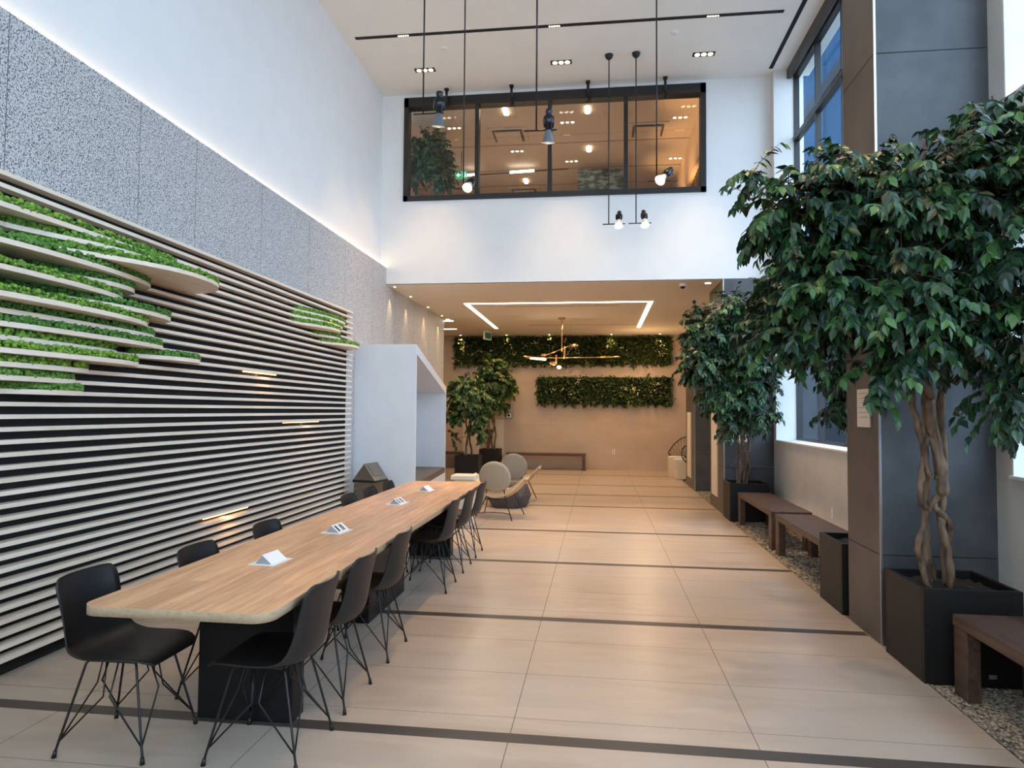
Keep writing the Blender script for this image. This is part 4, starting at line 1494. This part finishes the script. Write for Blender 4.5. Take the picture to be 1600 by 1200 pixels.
# thermostat, outlet, louvred panels
t = thing('thermostat', 'small white thermostat in a grey plate beside the far ficus tree', 'thermostat', (-2.50, YE, 1.47))
MB().box(-0.11, 0.11, -0.012, -0.0005, -0.10, 0.10).build('wall_plate', 'socket_grey', t)
b_ = MB().box(-0.075, 0.075, -0.03, -0.012, -0.06, 0.06).build('thermostat_body', 'white_plastic', t, bevel=0.005)
MB().box(-0.035, 0.035, -0.032, -0.03, -0.025, 0.03).build('screen', 'black_panel', b_)
t = thing('wall_outlet', 'white electrical outlet plate low on the beige far wall', 'outlet', (0.42, YE, 0.50))
p_ = MB().box(-0.04, 0.04, -0.01, -0.0005, -0.065, 0.065).build('outlet_plate', 'white_plastic', t, bevel=0.003)
MB().box(-0.018, 0.018, -0.012, -0.01, 0.008, 0.045).box(-0.018, 0.018, -0.012, -0.01, -0.045, -0.008).build('outlet_face', 'socket_grey', p_)
t = thing('wall_outlet', 'small white outlet on the plaster wall above the benches', 'outlet', (XR, 8.35, 0.44))
MB().box(-0.01, -0.0005, -0.035, 0.035, -0.06, 0.06).build('outlet_plate', 'white_plastic', t, bevel=0.003)
for x0, x1, lab in ((-3.80, -3.32, 'cream louvred wall panel left of the far ficus trunk'), (-3.10, -2.64, 'cream louvred wall panel right of the far ficus trunk')):
    t = thing('vent_panel', lab, 'vent', ((x0 + x1) / 2, YE, 0), 0, 'louvred panels behind the far ficus')
    h_ = (x1 - x0) / 2
    MB().box(-h_, h_, -0.02, -0.001, 0.35, 1.35).build('panel', 'cream_grille', t)
    mb = MB()
    for k in range(7):
        mb.box(-h_ + 0.02, h_ - 0.02, -0.03, -0.02, 0.40 + k * 0.06, 0.43 + k * 0.06)
    mb.build('louvres', 'cream_grille', t)

# louvred access panels on the pier sides and signs
for y0, y1, lab in ((11.52, 12.06, 'tall cream louvred panel on the side of the middle pier'), (14.72, 15.28, 'tall cream louvred panel on the side of the far pier')):
    t = thing('access_panel', lab, 'vent', (XP, (y0 + y1) / 2, 0), 0, 'louvred panels on the pier sides')
    h_ = (y1 - y0) / 2
    MB().box(-0.02, -0.0015, -h_, h_, 0.22, 1.60).build('panel', 'cream_grille', t)
    mb = MB()
    for k in range(16):
        mb.box(-0.026, -0.02, -h_ + 0.05, h_ - 0.05, 0.27 + k * 0.03, 0.285 + k * 0.03)
    mb.build('louvres', 'cream_grille', t)
t = thing('wall_plate', 'pale notice plate on the side of the tall near pier', 'sign', (XP, 5.30, 1.64))
MB().box(-0.012, -0.0015, -0.115, 0.115, -0.14, 0.14).build('plate', 'cream_grille', t)
mb = MB()
for k in range(6):
    mb.box(-0.0128, -0.012, -0.09, 0.09 - 0.02 * (k % 3), 0.105 - k * 0.035, 0.111 - k * 0.035)
mb.build('text_lines', 'socket_grey', t)
for x, lab in ((2.035, 'white framed switch plate on the middle pier, left of the ficus stems'), (2.235, 'white framed switch plate on the middle pier, right of the ficus stems')):
    t = thing('switch_plate', lab, 'switch', (x, 11.0, 1.20), 0, 'switch plates on the middle pier')
    mb = MB()
    mb.box(-0.06, 0.06, -0.012, -0.0018, 0.03, 0.055).box(-0.06, 0.06, -0.012, -0.0018, -0.055, -0.03)
    mb.box(-0.06, -0.03, -0.012, -0.0018, -0.03, 0.03).box(0.03, 0.06, -0.012, -0.0018, -0.03, 0.03)
    mb.build('frame', 'white_plastic', t)
    MB().box(-0.03, 0.03, -0.008, -0.0018, -0.03, 0.03).build('switch', 'black_panel', t)


# armchairs with round backs
def armchair(label, loc, rz):
    a = thing('round_back_armchair', label, 'armchair', loc, rz, 'armchairs with round backs')
    # faces +y: back disc at -y
    tilt = Matrix.Rotation(math.radians(102), 4, 'X')
    prof = [(0.001, 0.0), (0.20, 0.0), (0.232, 0.008), (0.243, 0.03), (0.232, 0.052), (0.20, 0.062), (0.001, 0.066)]
    disc = MB().lathe(prof, 40, 0, Matrix.Translation((0, -0.20, 0.625)) @ tilt).build('backrest', 'fabric_beige', a)
    # seat: a dished pan whose wings rise at both sides
    mb = MB()
    nu, nv = 30, 12
    top, bot = [], []
    for i in range(nu + 1):
        u = -1 + 2 * i / nu
        for j in range(nv + 1):
            v = -1 + 2 * j / nv
            x = 0.43 * u
            hw = 0.27 * math.sqrt(max(0.0, 1 - 0.55 * u * u))
            y = 0.06 + hw * v
            z = 0.335 + 0.26 * abs(u) ** 2.0 + 0.02 * v * v
            th_ = 0.11 * math.sqrt(max(0.22, 1 - abs(u) ** 3)) * math.sqrt(max(0.45, 1 - v ** 6)) + 0.012
            top.append((x, y, z + th_ / 2))
            bot.append((x * 0.99, y, z - th_ / 2))
    f = []
    w_ = nv + 1
    for i in range(nu):
        for j in range(nv):
            q = i * w_ + j
            f.append((q, q + w_, q + w_ + 1, q + 1))
    o_ = len(top)
    f2 = [tuple(o_ + q for q in reversed(t_)) for t_ in f]
    rim = []
    for i in range(nu):
        q = i * w_
        rim.append((q, q + w_, 0, 0)[:2] + (o_ + q + w_, o_ + q))
        q = i * w_ + nv
        rim.append((q + w_, q, o_ + q, o_ + q + w_))
    for j in range(nv):
        rim.append((j + 1, j, o_ + j, o_ + j + 1))
        q = nu * w_ + j
        rim.append((q, q + 1, o_ + q + 1, o_ + q))
    mb.add(top + bot, f + f2 + rim, 0, True)
    mb.build('seat', 'fabric_tan', a)
    fr = MB()
    fr.tube([(-0.15, -0.18, 0.30), (-0.105, -0.252, 0.63), (-0.085, -0.262, 0.665), (-0.06, -0.266, 0.675), (0.06, -0.266, 0.675), (0.085, -0.262, 0.665),
             (0.105, -0.252, 0.63), (0.15, -0.18, 0.30)], 0.008, 8)
    fr.tube([(-0.18, -0.16, 0.29), (0.18, -0.16, 0.29)], 0.007, 8)
    fr.build('back_frame', 'black_metal', a)
    for sx in (-1, 1):
        MB().tube([(sx * 0.15, -0.18, 0.30), (sx * 0.285, -0.33, 0.0)], 0.008, 8).build('leg', 'black_metal', a)
        MB().tube([(sx * 0.20, 0.18, 0.33), (sx * 0.32, 0.36, 0.0)], 0.008, 8).build('leg', 'black_metal', a)
    st = MB()
    st.tube([(-0.245, -0.285, 0.09), (-0.12, -0.22, 0.10), (0.12, -0.22, 0.10), (0.245, -0.285, 0.09)], 0.006, 8)
    st.build('stretcher', 'black_metal', a)
    return a


armchair('round backed tan armchair seen from behind, nearest the table end', (-1.49, 10.22, 0), math.radians(-6))
armchair('second round backed armchair, behind the nearer one', (-1.46, 12.15, 0), math.radians(-3))
# pouf
t = thing('pouf', 'faceted dark grey pouf on the floor between the two armchairs', 'pouf', (-1.48, 11.35, 0))
rs = random.Random(2)
mb = MB()
ang = [10, 62, 118, 170, 228, 290]
lo = [(0.30 * math.cos(math.radians(a)), 0.27 * math.sin(math.radians(a)), 0.0) for a in ang]
mi_ = [(0.40 * math.cos(math.radians(a + 14)), 0.33 * math.sin(math.radians(a + 14)), 0.19) for a in ang]
hi_ = [(0.31 * math.cos(math.radians(a)), 0.27 * math.sin(math.radians(a)), 0.385) for a in ang]
f = []
for i in range(6):
    j = (i + 1) % 6
    f += [(i, j, 6 + i), (j, 6 + j, 6 + i), (6 + i, 6 + j, 12 + j), (6 + i, 12 + j, 12 + i)]
f += [(5, 4, 3, 2, 1, 0), (12, 13, 14, 15, 16, 17)]
mb.add(lo + mi_ + hi_, f)
mb.build('pouf_body', 'fabric_grey', t, bevel=0.012)
# cream side table beyond the table end
t = thing('side_table', 'pale cream block side table just beyond the far end of the table', 'side table', (-1.86, 9.45, 0))
MB().box(-0.13, 0.13, -0.13, 0.13, 0, 0.64).build('pedestal_block', 'cream', t, bevel=0.01)
MB().box(-0.17, 0.17, -0.17, 0.17, 0.64, 0.70).build('top', 'cream', t, bevel=0.008)
# stools at the far right
for x, y, h_, w_, lab in ((1.92, 17.35, 0.50, 0.19, 'white cube stool farther back under the wire chair'), (1.98, 16.75, 0.48, 0.17, 'white cube stool nearer, half hidden by the far pier')):
    t = thing('cube_stool', lab, 'stool', (x, y, 0), 0, 'white cube stools')
    MB().box(-w_, w_, -w_, w_, 0.0, h_ - 0.03).build('stool_body', 'cream', t, bevel=0.012)
    MB().box(-w_ + 0.004, w_ - 0.004, -w_ + 0.004, w_ - 0.004, h_ - 0.03, h_).build('stool_top', 'white_plastic', t, bevel=0.008)


def wire_chair(label, loc, rz, sc=1.0):
    a = thing('wire_lounge_chair', label, 'chair', loc, rz, 'black corded lounge chairs')
    N = 28
    rim, hub = [], []
    for i in range(N):
        th_ = 2 * PI * i / N
        x = 0.40 * math.cos(th_)
        yy = 0.45 * math.sin(th_)
        z = 0.62 + 0.36 * math.sin(th_) * (1 if yy > 0 else 0.45)
        rim.append((x * sc, (yy * 0.85 + 0.05) * sc, z * sc))
        hub.append((x * 0.32 * sc, (yy * 0.30 + 0.0) * sc, (0.36 + 0.05 * math.sin(th_)) * sc))
    fr = MB()
    fr.tube(rim + [rim[0]], 0.014, 8)
    fr.tube(hub + [hub[0]], 0.010, 8)
    fr.build('rim', 'black_metal', a)
    cd = MB()
    for i in range(N):
        mid = [(rim[i][j] * 0.5 + hub[i][j] * 0.5) + (0, 0, -0.03)[j] for j in range(3)]
        cd.tube([rim[i], mid, hub[i]], 0.005, 5)
    cd.build('cords', 'black_metal', a)
    for sx in (-1, 1):
        for sy in (-1, 1):
            MB().tube([(sx * 0.12 * sc, sy * 0.12 * sc, 0.36 * sc), (sx * 0.26 * sc, sy * 0.26 * sc, 0.0)], 0.009, 8).build('leg', 'black_metal', a)
    return a


wire_chair('black corded round lounge chair in the far right corner', (2.16, 17.9, 0), math.radians(-35))
wire_chair('second corded lounge chair, mostly hidden behind the far pier', (2.25, 16.0, 0), math.radians(20), 0.85)

# lit line on the low ceiling
t = thing('ceiling_light_line', 'three sided glowing light line set in the low ceiling', 'ceiling light', (0, 0, ZS))
MB().box(-2.64, 1.03, 13.12, 13.21, -0.006, -0.0005).build('front_strip', 'led_white', t)
MB().box(-2.64, -2.56, 13.21, 17.2, -0.006, -0.0005).build('side_strip', 'led_white', t)
MB().box(0.95, 1.03, 13.21, 17.2, -0.006, -0.0005).build('side_strip', 'led_white', t)
for k, x in enumerate((-2.6, 0.99)):
    lamp('AREA', (x, 15.2, ZS - 0.02), 20, WARM2, size=0.08, size_y=3.9, target=(x, 15.2, 0), name='light_line_light')
lamp('AREA', (-0.8, 13.16, ZS - 0.02), 18, WARM2, size=3.6, size_y=0.08, target=(-0.8, 13.16, 0), name='light_line_light')
mb = MB().box(-1.9, 0.4, 13.56, 13.6, ZS - 0.004, ZS)
struct(mb.box(-1.7, 0.9, 16.6, 16.65, ZS - 0.004, ZS).build('trim_6', 'tile_joint'))
t = thing('alcove_light_line', 'glowing light line corner in the far left alcove ceiling', 'ceiling light', (0, 0, ZS))
MB().box(-3.9, -3.40, 15.62, 15.70, -0.006, -0.0005).box(-3.52, -3.44, 15.40, 15.62, -0.006, -0.0005).build('light_strip', 'led_white', t)
MB().box(-4.2, -3.66, 17.2, 17.28, -0.006, -0.0005).build('light_strip', 'led_white', t)
lamp('AREA', (-4.3, 16.8, ZS - 0.03), 16, WARM2, size=0.8, target=(-4.3, 16.8, 0), name='alcove_light')
# far downlights
for i, x in enumerate((-3.85, -2.55, -1.35, 0.35, 1.65)):
    t = thing('far_downlight', ('first', 'second', 'third', 'fourth', 'fifth')[i] + ' small downlight from the left above the long green wall panel', 'ceiling light',
              (x, 18.72, ZS), 0, 'downlights above the far green wall')
    MB().cyl((0, 0, -0.004), (0, 0, -0.0005), 0.02, 14).build('lens', 'lamp_glow', t)
    lamp('SPOT', (x, 18.76, ZS - 0.03), 40, WARM, size=0.03, spot=1.3, blend=0.8, target=(x, 18.95, 3.0), name='far_downlight_light')
for i, (x, y) in enumerate(((-3.47, 11.25), (-3.47, 12.25), (-3.47, 13.55), (-3.47, 14.8))):
    t = thing('wall_washer', ('nearest', 'second', 'third', 'farthest')[i] + ' small downlight washing the granite wall above the booth', 'ceiling light', (x, y, ZS), 0,
              'downlights along the granite wall')
    MB().cyl((0, 0, -0.004), (0, 0, -0.0005), 0.018, 14).build('lens', 'lamp_glow', t)
    lamp('SPOT', (x, y, ZS - 0.03), 26, WARM, size=0.015, spot=0.75, blend=0.6, target=(x - 0.10, y, 2.4), name='wall_washer_light')
for i, (x, y, lab) in enumerate(((1.77, 11.35, 'small round downlight in the low ceiling beside the middle pier'),)):
    t = thing('round_downlight', lab, 'ceiling light', (x, y, ZS))
    MB().cyl((0, 0, -0.006), (0, 0, -0.0005), 0.045, 14).build('lens', 'lamp_glow', t)
    lamp('SPOT', (x, y, ZS - 0.03), 40, WARM, size=0.04, spot=1.3, blend=0.7, target=(x - 0.1, y, 0), name='round_downlight_light')
lamp('POINT', (1.2, 17.8, 2.9), 25, WARM, size=0.3, name='corner_lamp_light')
# general warm light of the lounge: added spots without any fixture
for x in (-2.3, -0.6, 1.0):
    for y in (12.4, 15.3, 18.0):
        lamp('SPOT', (x, y, ZS - 0.02), 75, WARM, size=0.05, spot=2.2, blend=1.0, target=(x, y, 0), name='lounge_fill_light')
# camera dome
t = thing('security_camera', 'small white dome camera under the low ceiling near the pier', 'camera', (1.37, 11.38, ZS))
MB().lathe([(0.001, -0.045), (0.05, -0.045), (0.055, -0.03), (0.055, 0.0)], 18).build('housing', 'white_plastic', t)
MB().ball((0, 0, -0.045), (0.042, 0.042, 0.04)).build('dome', 'black_metal', t)
t = thing('hanging_sign', 'pale exit sign hanging before the long green wall panel', 'sign', (-2.90, 17.6, ZS - 0.13), math.radians(65))
MB().box(-0.17, 0.17, -0.02, 0.02, -0.12, 0.10).build('sign_box', 'cream', t, bevel=0.004)
MB().box(-0.14, 0.14, -0.023, -0.02, -0.09, 0.07).build('sign_face', 'exit_green', t)
MB().cyl((0, 0, 0.10), (0, 0, 0.129), 0.02, 8).build('bracket', 'white_plastic', t)

# chandelier
cx0, cy0 = -0.82, 15.3
t = thing('chandelier', 'brass branching chandelier with glowing heads under the low ceiling', 'chandelier', (cx0, cy0, ZS))
MB().cyl((0, 0, -0.03), (0, 0, -0.0005), 0.085, 24).build('ceiling_rose', 'brass', t)
MB().cyl((0, 0, -0.03), (0, 0, -0.76), 0.014, 10).build('stem', 'brass', t)
MB().cyl((-0.75, 0.1, -0.905), (1.28, -0.1, -0.905), 0.010, 8).build('long_arm', 'brass', t)
MB().cyl((0.26, 0.1, -0.60), (-0.35, -0.15, -0.86), 0.010, 8).build('short_arm', 'brass', t)
MB().cyl((0.06, 0, -0.66), (0.06, 0, -0.93), 0.022, 10).cyl((-0.13, 0.02, -0.84), (-0.13, 0.02, -1.06), 0.022, 10).build('joints', 'brass', t)


def head(x, y, z, ax, tilt_, r=0.09):
    M4 = Matrix.Translation((x, y, z)) @ Matrix.Rotation(ax, 4, 'Z') @ Matrix.Rotation(tilt_, 4, 'X')
    hd = MB().lathe([(0.001, 0.035), (r * 0.5, 0.03), (r, 0.0), (r * 0.96, -0.004)], 20, 0, M4).build('lamp_head', 'brass', t)
    MB().lathe([(0.001, -0.003), (r * 0.9, -0.003), (r * 0.9, 0.001)], 20, 0, M4).build('diffuser', 'bulb', hd)


head(0.28, 0.1, -0.62, 0.0, 0.5)
head(-0.20, 0.02, -1.03, 0.0, 0.6)
head(-0.06, 0.0, -1.12, 0.0, -0.8, 0.055)
head(-0.40, -0.15, -0.86, 0.0, 0.3, 0.07)
mb = MB()
mb.tube([(-0.88, 0.11, -0.86), (-0.8, 0.1, -0.885), (-0.35, 0.05, -0.925)], [0.012, 0.035, 0.03], 8)
mb.build('reflector_arm', 'brass', t)
MB().tube([(-0.72, 0.02, -0.915), (-0.36, 0.0, -0.945)], [0.02, 0.026], 8).build('glow_bar', 'bulb', t)
MB().tube([(0.86, -0.06, -0.90), (1.28, -0.1, -0.90)], [0.022, 0.018], 8).build('end_sleeve', 'brass', t)
lamp('POINT', (cx0 - 0.1, cy0 - 0.1, ZS - 1.2), 14, WARM2, size=0.1, name='chandelier_light')

# ------------------------------------------------------------------ high ceiling fittings
for x, lab in ((-2.72, 'triple recessed ceiling downlight at the left, behind a pendant rod'), (-0.58, 'triple recessed ceiling downlight in the middle, above the third pane'),
               (1.55, 'triple recessed ceiling downlight at the right of the high ceiling')):
    triple(x, 10.24, ZC, lab, group='triple downlights in the high ceiling', r=0.036, gap=0.095)
    lamp('SPOT', (x, 10.2, ZC - 0.05), 350, WARM, size=0.06, spot=1.0, blend=0.8, target=(x, 10.1, 0), name='downlight_light')
for x in (-2.78, -0.62, 1.52):
    lamp('SPOT', (x, slot_y, ZC - 0.05), 350, WARM, size=0.05, spot=0.9, blend=0.8, target=(x, slot_y - 0.2, 0), name='slot_light')
for x, y in ((-0.65, 5.2), (1.1, 5.2), (-0.65, 7.3), (1.1, 7.3), (0.4, 2.8)):
    lamp('SPOT', (x, y, ZC - 0.05), 340, WARM, size=0.05, spot=0.95, blend=0.9, target=(x, y, 0), name='downlight_light')
for x, y, lab in ((-2.265, 9.64, 'small round white cap on the high ceiling at the left'), (1.053, 9.6, 'small round white cap on the high ceiling at the right')):
    tag(MB().lathe([(0.001, -0.014), (0.05, -0.012), (0.06, 0.0)], 20).build('sprinkler_cap', 'white_plastic', loc=(x, y, ZC - 0.0005)), lab, 'sprinkler',
        'sprinkler caps on the high ceiling')
# hooked spotlights over the internal window
for x, lab in ((-2.52, 'black hooked spotlight above the left end of the internal window'), (-1.43, 'black hooked spotlight above the second window pane'),
               (-0.18, 'black hooked spotlight above the third window pane'), (1.047, 'black hooked spotlight above the fourth window pane')):
    t = thing('hooked_spotlight', lab, 'spotlight', (x, YB - 0.16, ZC), 0, 'spotlights above the internal window')
    MB().box(-0.035, 0.035, -0.035, 0.035, -0.03, -0.0005).build('mount', 'black_metal', t, bevel=0.006)
    MB().tube([(0, 0, -0.03), (0, 0, -0.22)], 0.022, 10).build('stem', 'black_metal', t)
    MB().tube([(0, 0, -0.22), (0.015, 0, -0.27), (0.03, -0.01, -0.31), (0.015, -0.02, -0.34), (-0.02, -0.03, -0.33)], [0.014, 0.014, 0.026, 0.03, 0.026], 10).build('head', 'black_metal', t)


# bird pendants
def bird_pendant(label, x, y, zbar, L0, L1, bxo, yaw, pitch, lit, sc=1.0):
    """Rod from the ceiling, a perch bar and a bird whose tail is the lamp shade."""
    t = thing('bird_pendant', label, 'pendant light', (x, y, ZC), 0, 'bird pendants on long black rods')
    MB().lathe([(0.062, 0.0), (0.062, -0.012), (0.05, -0.045), (0.028, -0.068), (0.001, -0.075)], 22).build('canopy', 'black_metal', t)
    zb = zbar - ZC
    MB().tube([(0, 0, -0.06), (0, 0, zb)], 0.0085, 8).build('rod', 'black_metal', t)
    MB().tube([(-L0, 0, zb), (L1, 0, zb)], 0.0085, 8).build('perch', 'black_metal', t)
    R3 = Matrix.Rotation(yaw, 3, 'Z') @ Matrix.Rotation(pitch, 3, 'X')
    M4 = Matrix.Translation((bxo, 0, zb + (0.07 if lit else 0.03))) @ R3.to_4x4() @ Matrix.Scale(sc, 4)
    mb = MB()

    def tp(p):
        return M4 @ Vector(p)
    # body along local z: head up, tail down
    mb.lathe([(0.004, 0.165), (0.026, 0.160), (0.034, 0.142), (0.030, 0.122), (0.030, 0.110), (0.044, 0.085), (0.050, 0.05), (0.044, 0.015), (0.032, -0.012), (0.026, -0.03)], 16, 0, M4)
    body = mb.build('bird_body', 'bird_metal', t)
    MB().tube([tp((0, -0.025, 0.145)), tp((0, -0.055, 0.138)), tp((0, -0.066, 0.132))], [0.009 * sc, 0.006 * sc, 0.001], 8).build('beak', 'bird_metal', body)
    for sx in (-1, 1):
        MB().ball(tp((sx * 0.040, 0.006, 0.045)), (0.013 * sc, 0.030 * sc, 0.055 * sc), 0, R3).build('wing', 'bird_metal', body)
    mb = MB()
    mb.lathe([(0.026, -0.025), (0.035, -0.06), (0.062, -0.14)], 20, 0, M4)
    mb.lathe([(0.060, -0.14), (0.033, -0.06), (0.024, -0.028)], 20, 0, M4)
    mb.build('tail_shade', 'shade_milk' if lit else 'shade_grey', t)
    MB().ball(tp((0, 0, -0.115 if lit else -0.08)), (0.046 if lit else 0.03) * sc, 0, None).build('bulb', 'bulb', t)
    lamp('POINT', tuple(M4 @ Vector((0, 0, -0.21)) + Vector((x, y, ZC))), 3.0, WARM2, size=0.03, name='bird_pendant_light')
    return t


R_ = math.radians
bird_pendant('bird pendant with a dark tail shade, highest at the left', -1.821, 6.8, 4.686, 0.10, 0.22, 0.17, R_(200), R_(-14), False, 1.15)
bird_pendant('bird pendant with a dark tail shade, before the middle window mullion', -0.607, 6.5, 4.33, 0.12, 0.20, 0.12, R_(190), R_(-12), False, 1.05)
bird_pendant('bird pendant with glowing pale tail hanging before the first window mullion', -1.682, 8.25, 4.368, 0.10, 0.20, 0.09, R_(170), R_(48), True, 1.0)
bird_pendant('bird pendant with glowing pale tail hanging before the fourth pane', 0.669, 8.0, 4.296, 0.10, 0.24, 0.10, R_(140), R_(50), True, 1.0)
bird_pendant('lowest bird pendant at the left of the pair below the window', 0.145, 10.11, 4.384, 0.09, 0.24, 0.15, R_(175), R_(32), True, 1.0)
bird_pendant('lowest bird pendant at the right of the pair below the window', 0.545, 10.1, 4.383, 0.11, 0.22, 0.12, R_(185), R_(32), True, 1.0)
